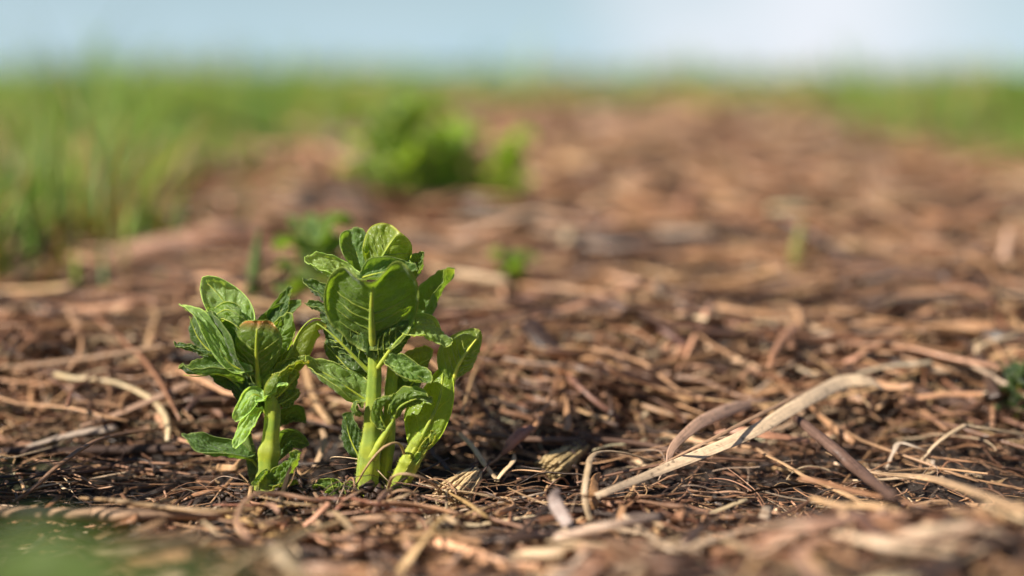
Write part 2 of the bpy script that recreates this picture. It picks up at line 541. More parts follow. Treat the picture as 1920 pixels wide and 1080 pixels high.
def litter(n, xr, yr, length, width, S, ns, pal, dens=None, lift=(0, .006), bend=.5, flat=(.12, .9), tilt=.12, hor=.5, follow=1.0, wfall=.35, kink=0.0, arch=.0):
    """n loose pieces lying on the ground"""
    x = rng.uniform(*xr, n * 3); y = rng.uniform(*yr, n * 3)
    if dens is not None:
        k = rng.random(len(x)) < dens(x, y); x, y = x[k], y[k]
    x, y = x[:n], y[:n]; n = len(x)
    L = np.exp(rng.normal(math.log(length), .45, n)); Wd = np.exp(rng.normal(math.log(width), .4, n))
    th = np.where(rng.random(n) < hor, rng.normal(0, .45, n), rng.uniform(-1.57, 1.57, n))
    s = np.linspace(-.5, .5, S)[None, :]
    curv = rng.normal(0, bend, n)[:, None]
    ang = th[:, None] + curv * s * 2 + rng.normal(0, bend * .35, (n, 1)) * np.sin(s * 6 + rng.uniform(0, 6, (n, 1)))
    if kink:
        kp = rng.uniform(-.3, .3, (n, 1)); ka = rng.normal(0, kink, (n, 1)) * (rng.random((n, 1)) < .4)
        ang = ang + ka * (s > kp)
    d = L[:, None] / (S - 1)
    X = x[:, None] + np.cumsum(np.cos(ang) * d, 1) - L[:, None] * .5 * np.cos(th)[:, None]
    Y = y[:, None] + np.cumsum(np.sin(ang) * d, 1) - L[:, None] * .5 * np.sin(th)[:, None]
    gz = ground(X, Y)
    gm = np.maximum(gz.mean(1, keepdims=True), gz.max(1, keepdims=True) - .004)
    Z = gz * follow + gm * (1 - follow) + rng.uniform(*lift, (n, 1)) + rng.normal(0, tilt, (n, 1)) * L[:, None] * s + Wd[:, None] * .5
    Z = Z + np.abs(rng.normal(0, 1, (n, 1))) * arch * (1 - 4 * s ** 2)
    Z = np.maximum(Z, gz - .002)
    e = np.abs(s) * 2
    Wp = Wd[:, None] * .5 * (1 - rng.uniform(0, wfall, (n, 1)) * e ** 3) * (1 + .12 * np.sin(s * 9 + rng.uniform(0, 6, (n, 1))))
    fl = rng.uniform(*flat, n)
    tw = rng.normal(0, .7, (n, 1)) + rng.normal(0, .9, (n, 1)) * s
    V, Q, tr, ti, st = strand_arrays(np.stack([X, Y, Z], -1), Wp, fl, ns, tints(n, pal), twist=tw, arc=rng.uniform(0, .5, n))
    return V, Q, tr, ti, st


def hollow(x, y):
    return sstep(.595, .625, y) * (1 - sstep(.70, .745, y))


def litter_obj(name, label, parts):
    mb = MB()
    for V, Q, tr, ti, st in parts:
        mb.add(V, Q, tr, tint=ti, st=st)
    o = mb.build(name, M_straw, None, {'tint': 'FLOAT_COLOR'})
    return tag(o, label, 'mulch', kind='stuff')


Pmix = [3.2, 4, 3.6, 3.4, 3.6, 3.6, 1.5, 1.0, 2.5]
Pbig = [3, 4, 4, 3, 2.5, 2, .15, .8, 2]
Pfront = [1.6, 2.2, 3.2, 4, 5, 5, .8, .7, 1.5]
Plit = [4, 3, 2, 1.2, 1, .8, 3, 2, 3]
Pdark = [1.6, 1.6, 2, 2.5, 3, 4, .7, 1.0, 1]
FL = (.07, .45)
near_parts = [
    # foreground bank
    litter(1900, (-.36, .36), (.30, .595), .022, .0021, 8, 6, Pfront, lift=(0, .005), bend=.3, kink=.9, flat=FL, wfall=.15),
    litter(1000, (-.36, .36), (.30, .595), .050, .0024, 12, 6, Pfront, lift=(.001, .008), bend=.3, follow=.6, kink=.5, flat=FL, wfall=.2),
    litter(330, (-.36, .36), (.30, .52), .030, .0046, 10, 8, Pfront, lift=(.001, .008), bend=.3, follow=.7, flat=(.06, .2), wfall=.2),
    litter(1500, (-.36, .36), (.40, .61), .020, .0007, 10, 4, Pfront, lift=(0, .010), bend=.7, kink=.9, arch=.003, flat=(.4, 1)),
    litter(2200, (-.36, .36), (.34, .60), .0055, .0016, 4, 5, Pdark, lift=(0, .004), bend=.3, flat=FL, tilt=.4),
    litter(420, (-.36, .36), (.34, .575), .020, .0036, 6, 6, Plit, lift=(.003, .009), bend=.2, flat=(.06, .3), tilt=.45, wfall=.2),
    # furrow floor around the sprouts
    litter(650, (-.36, .36), (.59, .725), .011, .0013, 7, 6, Pdark, lift=(-.002, .002), bend=.4, kink=.9, flat=FL, wfall=.15),
    litter(360, (-.36, .36), (.59, .73), .042, .0013, 14, 6, Pmix, lift=(.001, .010), bend=.35, follow=.4, kink=.8, flat=FL),
    litter(700, (-.36, .36), (.59, .73), .026, .0005, 14, 4, Pdark, lift=(0, .010), bend=.8, kink=1.1, arch=.003, flat=(.4, 1)),
    litter(2200, (-.36, .36), (.58, .73), .004, .0012, 4, 5, Pdark, lift=(-.001, .003), bend=.3, flat=FL, tilt=.5),
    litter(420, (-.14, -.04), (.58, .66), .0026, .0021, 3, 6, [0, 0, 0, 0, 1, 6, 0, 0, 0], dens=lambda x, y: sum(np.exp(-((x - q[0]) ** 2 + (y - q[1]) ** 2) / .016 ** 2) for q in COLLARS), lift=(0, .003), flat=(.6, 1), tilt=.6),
    # bank behind the furrow
    litter(4200, (-.55, .55), (.715, 1.2), .026, .0026, 7, 6, Pmix, lift=(0, .011), bend=.3, kink=.7, flat=FL, wfall=.15),
    litter(3000, (-.55, .55), (.70, 1.2), .075, .0030, 10, 6, Pmix, lift=(.001, .020), bend=.28, follow=.6, kink=.35, flat=FL, wfall=.25),
    litter(460, (-.55, .55), (.72, 1.2), .055, .0050, 9, 8, Pbig, lift=(.002, .014), bend=.3, follow=.6, flat=(.05, .2), wfall=.2),
    litter(4200, (-.5, .5), (.70, 1.05), .034, .0009, 8, 4, Pmix, lift=(0, .014), bend=.8, kink=.8, arch=.004, flat=(.4, 1)),
    litter(4500, (-.55, .55), (.71, 1.2), .006, .0019, 4, 5, Pmix, lift=(0, .010), bend=.3, flat=FL, tilt=.5),
]
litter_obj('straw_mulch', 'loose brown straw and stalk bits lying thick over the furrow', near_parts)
far_parts = [
    litter(10000, (-1.2, 1.6), (1.15, 2.8), .050, .0060, 5, 5, Pmix, dens=bed_mask, lift=(0, .014), bend=.3, tilt=.2, flat=FL),
    litter(4200, (-1.0, 1.6), (1.15, 2.8), .13, .0066, 7, 5, Pmix, dens=bed_mask, lift=(.003, .028), bend=.25, follow=.5, flat=FL),
    litter(500, (-1.0, 1.6), (1.1, 2.8),   .08, .010, 7, 6, Pbig, dens=bed_mask, lift=(.003, .03), bend=.3, follow=.5, flat=(.06, .25), tilt=.12),
    litter(9500, (-1.4, 3.2), (2.7, 10.5), .12, .018, 4, 4, Pmix, dens=bed_mask, lift=(0, .03), bend=.3, tilt=.2, flat=FL),
]
litter_obj('straw_mulch', 'blurred pinkish brown straw spread over the far bed', far_parts)

# ------------------------------------------------------------------ grass (stuff)
GPAL = np.array([[.17, .28, .045], [.24, .34, .06], [.12, .21, .04], [.30, .34, .09], [.10, .20, .07], [.36, .28, .13]])


def blades(n, xr, yr, hgt, wid, S, dens, pal=(3, 2.4, 2, 2.6, 1.4, 3.2), lean=.6, hvar=.35):
    x = rng.uniform(*xr, n * 8); y = rng.uniform(*yr, n * 8)
    k = rng.random(len(x)) < dens(x, y) * (.15 + .85 * sstep(.30, .55, vnoise(x * 9 + 4, y * 5))); x, y = x[k][:n], y[k][:n]; n = len(x)
    h = hgt * np.minimum(np.exp(rng.normal(0, hvar, n)), 1.45) * (.35 + 1.3 * vnoise(x * 5, y * 3))
    w = wid * np.exp(rng.normal(0, .3, n))
    az = rng.uniform(0, 6.283, n); ln = np.minimum(np.abs(rng.normal(0, lean, n)) + .08, .85)
    s = np.linspace(0, 1, S)[None, :]
    out = (s ** 1.8) * (ln * h)[:, None] * 1.2
    P = np.stack([x[:, None] + out * np.cos(az)[:, None], y[:, None] + out * np.sin(az)[:, None],
                  ground(x, y)[:, None] + h[:, None] * (s - .25 * ln[:, None] * s ** 2)], -1)
    W = w[:, None] * .5 * (1 - s ** 2.2 * .95) * (.7 + .6 * np.sin(s * 2.4))
    c = GPAL[rng.choice(len(GPAL), n, p=np.array(pal) / sum(pal))] * rng.normal(1, .15, (n, 1))
    # flat two-sided blade, kept thin
    return strand_arrays(P, W, np.full(n, .10), 4, np.clip(c * (1.30, 1.31, 1.25), .01, .7), up=np.stack([np.cos(az), np.sin(az), 0 * az + .15], -1), cap=False)


side = lambda x, y: 1 - bed_mask(x, y)
left_side = lambda x, y: np.maximum(1 - bed_mask(x, y), .10 * sstep(.12, .0, x + .30)) * (x < .2)
right_side = lambda x, y: (1 - bed_mask(x, y)) * (x > .2)


def grass_obj(label, parts):
    mb = MB()
    for V, Q, tr, ti, st in parts: mb.add(V, Q, tr, tint=ti)
    return tag(mb.build('grass', M_grass, None, {'tint': 'FLOAT_COLOR'}), label, 'grass', kind='stuff')


grass_obj('tall blurred green grass growing along the left edge of the bed', [
    blades(1900, (-.46, -.27), (.34, .64), .105, .0045, 8, lambda x, y: (x < -.262 * np.maximum(y, .55) / .64 - .02 * vnoise(y * 30, y)) * 1.0, lean=.15),
    blades(1000, (-.6, -.2), (.92, 1.2), .050, .0042, 7, left_side, lean=.5),
    blades(4800, (-1.5, -.2), (1.1, 2.4), .088, .0048, 7, left_side),
    blades(9000, (-4, 0), (2.4, 8), .15, .008, 6, left_side, pal=(3, 3, 2, 2, .8, 1.6))])
grass_obj('blurred grass on the right side and far end of the bed', [
    blades(8000, (.5, 2.0), (1.8, 4.6), .085, .007, 6, right_side),
    blades(11000, (.2, 4.5), (4, 10), .11, .012, 6, right_side, pal=(3, 3, 2, 2, .8, 2)),
    blades(12000, (-14, 14), (8, 32), .24, .035, 5, side, pal=(3, 2, 2, 2, 1, 1.8))])

# ------------------------------------------------------------------ distant trees (stuff)
nt = 26000
tx = rng.uniform(-260, 260, nt); tyy = 330 + rng.normal(0, 10, nt)
crown_h = .5 + 2.2 * vnoise(tx / 14, tx * 0 + 2) + 2.0 * vnoise(tx / 40 + 4, tx * 0)
crown_h = crown_h * (1 - .55 * sstep(-30, 60, tx))
tz = crown_h * np.sqrt(rng.random(nt))
sz = rng.uniform(.5, 1.3, nt)
d1 = unit(rng.normal(0, 1, (nt, 3))); d2 = unit(np.cross(d1, rng.normal(0, 1, (nt, 3))))
C0 = np.stack([tx, tyy, tz], -1)
Vt = np.stack([C0 - d1 * sz[:, None], C0 + d2 * sz[:, None] * .6, C0 + d1 * sz[:, None], C0 - d2 * sz[:, None] * .6], 1).reshape(-1, 3)
ct = np.repeat(np.array([[.055, .10, .075]]) * rng.normal(1, .25, (nt, 1)), 4, 0)  # distance haze mixed into the bluish leaf colour
tag(mesh_obj('treeline', Vt, np.arange(nt * 4).reshape(-1, 4), M_grass, None, {'tint': ('FLOAT_COLOR', np.clip(ct, .01, .3))}),
    'far blue green line of trees along the horizon', 'trees', kind='stuff')

# ------------------------------------------------------------------ potato sprouts
KPX = FOCUS / FPX
OVATE = [(0, 0), (.03, .30), (.14, .72), (.34, 1), (.58, .92), (.80, .66), (.94, .34), (1, .06), (1.0, 0)]
ROUND = [(0, 0), (.08, .28), (.28, .66), (.52, .95), (.74, 1), (.92, .74), (1.0, .34), (1.01, 0)]


def sym(half):
    return half + [(a, -b) for a, b in half[-2:0:-1]]


class Leaf:
    """a leaf blade bent along its rib. Coordinates: photo px right, up, towards the lens, at the focus scale"""
    def __init__(s, rib, W, up, cup=.5, fold=0., roll=.95, quilt=3.6, wave=3.0, twist=0., seed=0, crumple=.34):
        s.crumple = crumple
        P = np.array([(x, -y, w) for x, y, w in rib], float)
        s.C = cr(P, 60)
        s.L = np.concatenate([[0], np.cumsum(np.linalg.norm(np.diff(s.C, axis=0), axis=1))])
        s.len = s.L[-1]
        T = unit(np.gradient(s.C, s.L, axis=0))
        N = np.zeros_like(T); n0 = np.array(up, float)
        for i in range(60):
            n0 = n0 - (n0 @ T[i]) * T[i]; n0 = n0 / np.linalg.norm(n0); N[i] = n0
        S = np.cross(T, N)
        if twist:
            a = np.linspace(0, twist, 60)[:, None]
            S, N = S * np.cos(a) + N * np.sin(a), N * np.cos(a) - S * np.sin(a)
        s.T, s.N, s.S, s.W = T, N, S, W
        s.cup, s.fold, s.roll, s.quilt, s.wave, s.ph = cup, fold, roll, quilt, wave, seed
        s.r = np.random.default_rng(seed + 100)
        s.wn = s.r.integers(3, 7)

    def ev(s, a, b, r):
        """a along 0..1, b across in units of W, r closeness to the edge"""
        l = a * s.len
        g = lambda A: np.stack([np.interp(l, s.L, A[:, k]) for k in range(3)], -1)
        C, T, N, S = g(s.C), unit(g(s.T)), unit(g(s.N)), unit(g(s.S))
        C = C + T * (np.maximum(l - s.len, 0) + np.minimum(l, 0))[:, None]
        w = s.W; bb = b * w
        if abs(s.cup) > .01:
            th = s.cup * b
            X = w / s.cup * np.sin(th); Y = w / s.cup * (1 - np.cos(th))
        else:
            X, Y = bb, 0 * bb
        Y = Y + s.fold * np.abs(bb); X = X * (1 / math.sqrt(1 + s.fold ** 2))
        Y = Y + w * s.crumple * (vnoise(a * 2.9 + s.ph * .71, b * 1.9 + s.ph * .37 + 9) - .5) * 2 * sstep(.1, .8, r)
        e = sstep(.70, 1.0, r)
        Y = Y + s.roll * e * e * w * .35; X = X * (1 - .16 * abs(s.roll) * e * e)
        q = a * 5.5 - np.abs(b) * 2.6 + 1.2 * (vnoise(a * 5 + s.ph, b * 4 + s.ph * 1.7) - .5)
        inner = sstep(0, .12, np.abs(b)) * (1 - sstep(.86, 1, r))
        Y = Y + s.quilt * np.sin(math.pi * (q - np.floor(q))) ** 2 * inner
        Y = Y + s.quilt * (.9 * (vnoise(a * 9 + s.ph * 3.1, b * 5 + s.ph) - .5) + .7 * (vnoise(a * 19 + s.ph * 3.1, b * 11 + s.ph) - .5)) * inner * 2
        Y = Y + s.wave * r ** 3 * np.sin(s.wn * np.arctan2(b, a - .45) + s.ph)
        Y = Y + s.wave * .5 * r ** 4 * np.sin((2 * s.wn + 1) * np.arctan2(b, a - .45) + s.ph * 2.1)
        Y = Y + .35 * s.wave * sstep(.75, 1, r) * np.sin((s.wn * 4 + 3) * np.arctan2(b, a - .45) + s.ph)
        return C + S * X[:, None] + N * Y[:, None], N


def build_leaf(parent, org, lf, outline, tint=(1, 1, 1), rib_r=2.2, pet=None, veins=0, label=None, tip=None, rib_tint=(1, 1, 1), vein_tint=(.60, .68, .8), n=84, rings=20, scale=KPX, rot=None, name='leaf'):
    """blade mesh (with a thickened margin) and its midrib as a sub-part"""
    toW = lambda P: to_world(P, org, scale, rot)
    O = cr_closed(outline, n * 4)
    seg = np.linalg.norm(np.diff(np.vstack([O, O[:1]]), axis=0) * [lf.len, lf.W], axis=1)
    cum = np.concatenate([[0], np.cumsum(seg)])
    O = np.vstack([O, O[:1]])
    u = np.linspace(0, cum[-1], n, endpoint=False)
    O = np.stack([np.interp(u, cum, O[:, 0]), np.interp(u, cum, O[:, 1])], -1)
    rr = 1 - (1 - np.linspace(0, 1, rings + 1)[1:]) ** 1.25
    c0 = np.array([.45, 0.0])
    AB = c0 + (O - c0)[None] * rr[:, None, None]
    a = np.concatenate([[c0[0]], AB[..., 0].ravel()]); b = np.concatenate([[c0[1]], AB[..., 1].ravel()])
    r = np.concatenate([[0], np.repeat(rr, n)])
    P, _ = lf.ev(a, b, r)
    k = np.arange(n)
    tri = np.stack([0 * k, 1 + k, 1 + (k + 1) % n], -1)
    i = np.arange(rings - 1)[:, None]
    q0 = 1 + i * n + k; q1 = 1 + i * n + (k + 1) % n
    Q = np.stack([q0, q0 + n, q1 + n, q1], -1).reshape(-1, 4)
    # orientation: outline runs +b first
    area = np.sum(O[:, 0] * np.roll(O[:, 1], -1) - np.roll(O[:, 0], -1) * O[:, 1])
    # S x ... upper side = +N when (T, S) turn is clockwise
    if area > 0:
        tri = tri[:, ::-1]; Q = Q[:, ::-1]
    ti = np.tile(np.array(tint, float), (len(P), 1))
    if tip is not None:
        amt, tc_ = tip
        f = (sstep(.78, 1.02, a) * sstep(.72, 1.0, r) * amt)[:, None]
        ti = ti * (1 - f) + np.array(tc_) * f
    mb = MB()
    lfv = np.stack([a, b, r], -1)
    mb.add(toW(P), Q, tri, lf=lfv, tint=ti)
    # margin
    E = P[-n:]
    E = np.vstack([E, E[:2]])
    V, Qe, tr, t2, st = strand_arrays(E[None], np.full((1, n + 2), .8), np.array([.8]), 5, np.array([tint]) * 1.0, cap=False)
    mb.add(toW(V), Qe, None, lf=np.tile([.5, .9, 1.0], (len(V), 1)), tint=np.clip(t2 * [1.15, 1.1, .9], 0, 2))
    o = mb.build(name, M_leaf, parent, {'tint': 'FLOAT_COLOR'})
    if label: o['label'] = label
    # midrib with petiole and side veins, on the underside
    m2 = MB()
    A = np.linspace(.0, .93, 26)
    Pm, Nm = lf.ev(A, 0 * A, 0 * A)
    Pm = Pm - Nm * (rib_r * .85 * (1 - .78 * A))[:, None]
    rad = rib_r * (1 - .78 * A)
    if pet is not None:
        pp = cr(np.array([(x, -y, w) for x, y, w, _ in pet] + [tuple(Pm[0])]), 18)[:-1]
        pr = np.interp(np.linspace(0, 1, 18), np.linspace(0, 1, len(pet) + 1), [q[3] for q in pet] + [rib_r])[:-1]
        Pm = np.vstack([pp, Pm]); rad = np.concatenate([pr, rad])
    V, Qr, tr, t2, st = strand_arrays(Pm[None], rad[None], np.array([1.0]), 8, np.array([rib_tint], float))
    m2.add(toW(V), Qr, tr, tint=t2, st=st)
    if veins:
        for j in range(veins):
            for sgn in (-1, 1):
                a0 = .06 + .62 * j / veins + .02 * sgn
                bm = np.linspace(0, .80, 14)
                aa = a0 + bm * (.34 - .10 * j / veins) + .10 * bm ** 2
                okk = np.array([inside(x, y * sgn, O) for x, y in zip(aa, bm)])
                if okk.sum() < 5: continue
                aa, bm = aa[okk], bm[okk]
                Pv, Nv = lf.ev(aa, bm * sgn, bm * .8)
                Pv = Pv - Nv * .9
                rv = np.linspace(rib_r * .30, .22, len(aa))
                V, Qr, tr, t2, st = strand_arrays(Pv[None], rv[None], np.array([1.0]), 6, np.array([rib_tint], float) * vein_tint)
                m2.add(toW(V), Qr, tr, tint=t2, st=st)
    m2.build('midrib', M_stem, o, {'tint': 'FLOAT_COLOR'})
    return o


def inside(x, y, O):
    xs, ys = O[:, 0], O[:, 1]; xn, yn = np.roll(xs, -1), np.roll(ys, -1)
    c = ((ys > y) != (yn > y)) & (x < (xn - xs) * (y - ys) / (yn - ys + 1e-12) + xs)
    return bool(c.sum() % 2) or abs(y) < .02


def to_world(P, org, scale, rot=None):
    """px space (x right, y up, z to the lens) to metres relative to the plant's base"""
    d = (P - np.array([org[0], -org[1], 0.0])) * scale
    if rot is None:
        return d[:, :1] * R + d[:, 1:2] * U - d[:, 2:3] * F
    return np.stack([d[:, 0], -d[:, 2], d[:, 1]], -1) @ rot.T


def build_stem(parent, org, paths, scale=KPX, rot=None, hairs=480, tint=(1, 1, 1)):
    mb = MB()
    for pts, rad, *tt in paths:
        tt = np.array(tt[0] if tt else tint, float)
        P = cr(np.array([(x, -y, w) for x, y, w in pts]), 40)
        r_ = np.interp(np.linspace(0, 1, 40), np.linspace(0, 1, len(rad)), rad)
        sn = np.linspace(0, 1, 40)
        for c_ in rng.uniform(.2, .95, 3): r_ = r_ * (1 + .13 * np.exp(-((sn - c_) / .035) ** 2))
        tv = tt[None, :] * np.stack([1.02 - .18 * sn, 1.0 - .06 * sn, 1.0 + 0 * sn], -1) * (1 - .22 * sum(np.exp(-((sn - c_) / .03) ** 2) for c_ in rng.uniform(.15, .95, 3)))[:, None]
        V, Q, tr, t2, st = strand_arrays(P[None], r_[None], np.array([.88]), 24, tv[None], up=np.array([[0.1, 0, 1.0]]), ridge=.07)
        V = V + .5 * (vnoise(V[:, 0] * .12 + 3, V[:, 1] * .09)[:, None] - .5)
        mb.add(to_world(V, org, scale, rot), Q, tr, tint=t2, st=st)
        if hairs:
            i = rng.integers(0, 38, hairs); th = rng.uniform(0, 6.283, hairs)
            T = unit(np.gradient(P, axis=0))[i]
            e1 = unit(np.cross(T, [0.1, 0, 1.0])); e2 = np.cross(e1, T)
            dr = e1 * np.cos(th)[:, None] + e2 * np.sin(th)[:, None]
            s0 = P[i] + dr * r_[i][:, None] * .96 + T * rng.uniform(-2, 2, (hairs, 1))
            tipp = s0 + (dr + T * rng.normal(0, .3, (hairs, 1)) + rng.normal(0, .25, (hairs, 3))) * rng.uniform(1.5, 5.5, (hairs, 1))
            HP = np.stack([s0, (s0 + tipp) / 2, tipp], 1)
            V, Q, tr, t2, st = strand_arrays(HP, np.tile([.22, .16, .05], (hairs, 1)), np.ones(hairs), 3, np.tile([[1.5, 1.4, 1.5]], (hairs, 1)), cap=False)
            mb.add(to_world(V, org, scale, rot), Q, tr, tint=t2, st=st)
    return mb.build('stem', M_stem, parent, {'tint': 'FLOAT_COLOR'})


def px_plant(org, label, group, stems, leaves, hairs=480, sink=0.0):
    e = empty('potato_sprout', at(org[0], org[1], FOCUS), label, 'potato plant', group)
    build_stem(e, org, stems, hairs=hairs)
    for j, d in enumerate(leaves):
        d = dict(d)
        lab = d.pop('label', None)
        out = d.pop('o', OVATE); out = sym(out) if out in (OVATE, ROUND) else out
        kw = {k: d.pop(k) for k in ('tint', 'rib_r', 'pet', 'veins', 'tip', 'rib_tint', 'vein_tint') if k in d}
        lf = Leaf(d.pop('rib'), d.pop('W') * .96, d.pop('up'), seed=j + int(org[0]), **d)
        build_leaf(e, org, lf, out, label=lab, **kw)
    return e


DK = (.75, .82, .8)       # darker blade
PALE = (2.1, 1.9, 3.0)   # downy blade, its sunlit sheen put into the tint
YEL = (1.55, 1.25, .75)
GRN = (1.15, 1.12, .9)
BLU = (.95, 1.0, 1.15)
BROWN_TIP = (1.0, (2.2, .55, .5))

left_leaves = [  # tints also hold sun on upper faces and shade among inner blades
    dict(rib=[(487, 722, 6), (487, 684, 26), (489, 642, 46), (493, 606, 56)], W=56, o=ROUND, up=(0, .35, -1), cup=.55, veins=5, rib_r=5.5, tint=GRN, tip=BROWN_TIP, quilt=2.0, crumple=.10, wave=4, vein_tint=(.7, .75, .85), label='upright leaf with pale veins and a browned tip'),
    dict(rib=[(478, 694, 24), (442, 682, 34), (408, 634, 40), (380, 594, 38), (341, 575, 22)], W=20, up=(-.6, .5, .62), cup=-.3, quilt=3.4, wave=2.5, tint=(2.4, 2.1, 3.2), label='narrow folded leaf with a crinkled pale face'),  # sunlit band of the fold, its light put in the pale tint
    dict(rib=[(472, 704, 18), (444, 656, 26), (418, 612, 26), (392, 588, 20)], W=34, up=(.75, .35, .5), quilt=2.5, tint=(.8, .9, .9)),  # inner half of the fold, shade put in by a darker tint
    dict(rib=[(455, 640, -25), (432, 588, -22), (402, 550, -26), (374, 524, -34)], W=48, up=(-.25, .75, .6), quilt=3.2, tint=PALE, cup=-.3),
    dict(rib=[(485, 645, -4), (460, 602, 4), (425, 580, 6), (386, 606, 2)], W=44, up=(.1, .9, .5), cup=-.9, quilt=4.2, tint=(1.7, 1.5, 1.6)),
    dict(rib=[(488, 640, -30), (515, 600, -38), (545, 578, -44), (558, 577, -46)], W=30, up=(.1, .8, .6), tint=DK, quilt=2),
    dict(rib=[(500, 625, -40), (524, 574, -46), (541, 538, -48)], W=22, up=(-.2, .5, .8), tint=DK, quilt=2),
    dict(rib=[(505, 672, -12), (522, 636, -8), (538, 606, -8), (548, 592, -12)], W=34, up=(.1, .7, .7), quilt=3.5, cup=-.5, tint=(1.3, 1.25, 1.2)),
    dict(rib=[(524, 704, 4), (546, 662, 10), (566, 620, 12), (590, 598, 12), (618, 603, 6)], W=27, fold=.9, cup=.1, up=(.8, .35, -.35), quilt=1.2, tint=YEL, rib_r=3, label='folded yellow green leaf with a pale tip', tip=(.9, (2.4, 1.6, 1.0))),
    dict(rib=[(512, 704, 12), (538, 692, 20), (564, 680, 22), (581, 684, 18)], W=19, up=(0, .9, .45), tint=YEL, tip=(1.0, (3.0, 1.7, .5)), cup=.6),
    dict(rib=[(505, 752, 2), (526, 738, 12), (548, 716, 14), (563, 696, 8)], W=40, up=(-.45, .55, -.6), tint=(1.4, 1.25, .8), veins=3, rib_r=2.5, wave=2, roll=.5),
    dict(rib=[(512, 762, 0), (535, 752, 6), (552, 742, 4), (563, 732, 0)], W=24, up=(-.1, .4, -.9), tint=GRN, wave=2.5),
    dict(rib=[(498, 750, 14), (507, 726, 26), (525, 715, 30), (541, 724, 26)], W=17, up=(-.1, .8, .5), cup=-1.5, quilt=1, tint=(2.9, 2.5, 4.2), label='small pale downy bud leaf'),
    dict(rib=[(500, 748, 14), (480, 738, 24), (462, 762, 26), (449, 786, 20)], W=22, up=(-.35, .55, .75), cup=-.5, quilt=1.5, tint=(3.0, 2.6, 4.4), wave=2),
    dict(rib=[(494, 764, 8), (472, 784, 18), (457, 814, 20), (449, 838, 14)], W=20, up=(-.3, .45, .85), cup=-.4, quilt=1.5, tint=(3.0, 2.6, 4.4), wave=2),
    dict(rib=[(458, 716, 8), (412, 700, 16), (372, 704, 14), (338, 701, 8)], W=30, up=(0, .95, .35), fold=.3, tint=(.95, 1.0, .9), quilt=2),
    dict(rib=[(458, 706, -12), (424, 684, -16), (372, 640, -20), (346, 582, -24)], W=50, up=(.5, .25, -.8), tint=(.62, .72, .7), veins=3, rib_r=2.5, cup=.4),
    dict(rib=[(405, 668, 0), (362, 657, 5), (326, 648, 4)], W=11, up=(0, .9, .5), tint=DK),
    dict(rib=[(474, 862, 0), (432, 848, 14), (386, 838, 18), (343, 822, 14)], W=28, up=(.05, .8, .6), tint=(.85, .95, 1.05), quilt=2.5, pet=[(494, 890, -6, 4)], label='low spreading dark leaf close to the soil'),
    dict(rib=[(515, 908, 10), (536, 890, 20), (556, 868, 22), (566, 845, 18)], W=25, up=(-.15, .5, .85), wave=7, quilt=4, tint=GRN),
    dict(rib=[(508, 918, 14), (535, 906, 20), (562, 904, 18)], W=11, up=(0, .8, .6), wave=3, tint=YEL),
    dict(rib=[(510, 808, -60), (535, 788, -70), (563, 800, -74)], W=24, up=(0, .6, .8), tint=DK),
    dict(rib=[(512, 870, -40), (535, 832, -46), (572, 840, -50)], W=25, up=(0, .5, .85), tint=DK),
    dict(rib=[(484, 778, -12), (452, 735, -14), (424, 698, -18)], W=36, up=(.4, .35, -.85), tint=(.6, .7, .65), veins=3),
    dict(rib=[(496, 778, -16), (470, 718, -16), (452, 668, -14)], W=40, up=(.2, .3, -.9), tint=(.6, .7, .65), veins=3),
    dict(rib=[(500, 730, -22), (520, 684, -24), (532, 640, -26)], W=40, up=(-.1, .3, -.9), tint=(.65, .75, .7)),
    dict(rib=[(470, 745, -8), (436, 715, -6), (400, 690, -8), (372, 668, -10)], W=34, up=(.3, .3, -.85), tint=(.6, .7, .65)),
    dict(rib=[(476, 690, -2), (450, 655, 4), (425, 630, 2), (405, 612, 0)], W=32, up=(.1, .8, .6), tint=(.9, .95, .9), quilt=3.5),
    dict(rib=[(506, 878, 20), (492, 894, 24), (481, 907, 21)], W=9, up=(-.3, .5, .8), tint=GRN),
]
left_stems = [([(498, 938, 0), (500, 885, 0), (507, 822, 2), (511, 768, 3), (506, 722, 0), (490, 668, -8)], [25, 20, 15.5, 14.5, 13, 9]),
              ([(488, 935, -14), (474, 885, -20), (460, 830, -24), (446, 740, -26)], [16, 13, 9, 6], (.42, .46, .55))]
px_plant((500, 938), 'shorter potato sprout, broad and leafy, with a folded leaf and browned leaf tip', 'potato sprouts in the furrow', left_stems, left_leaves)

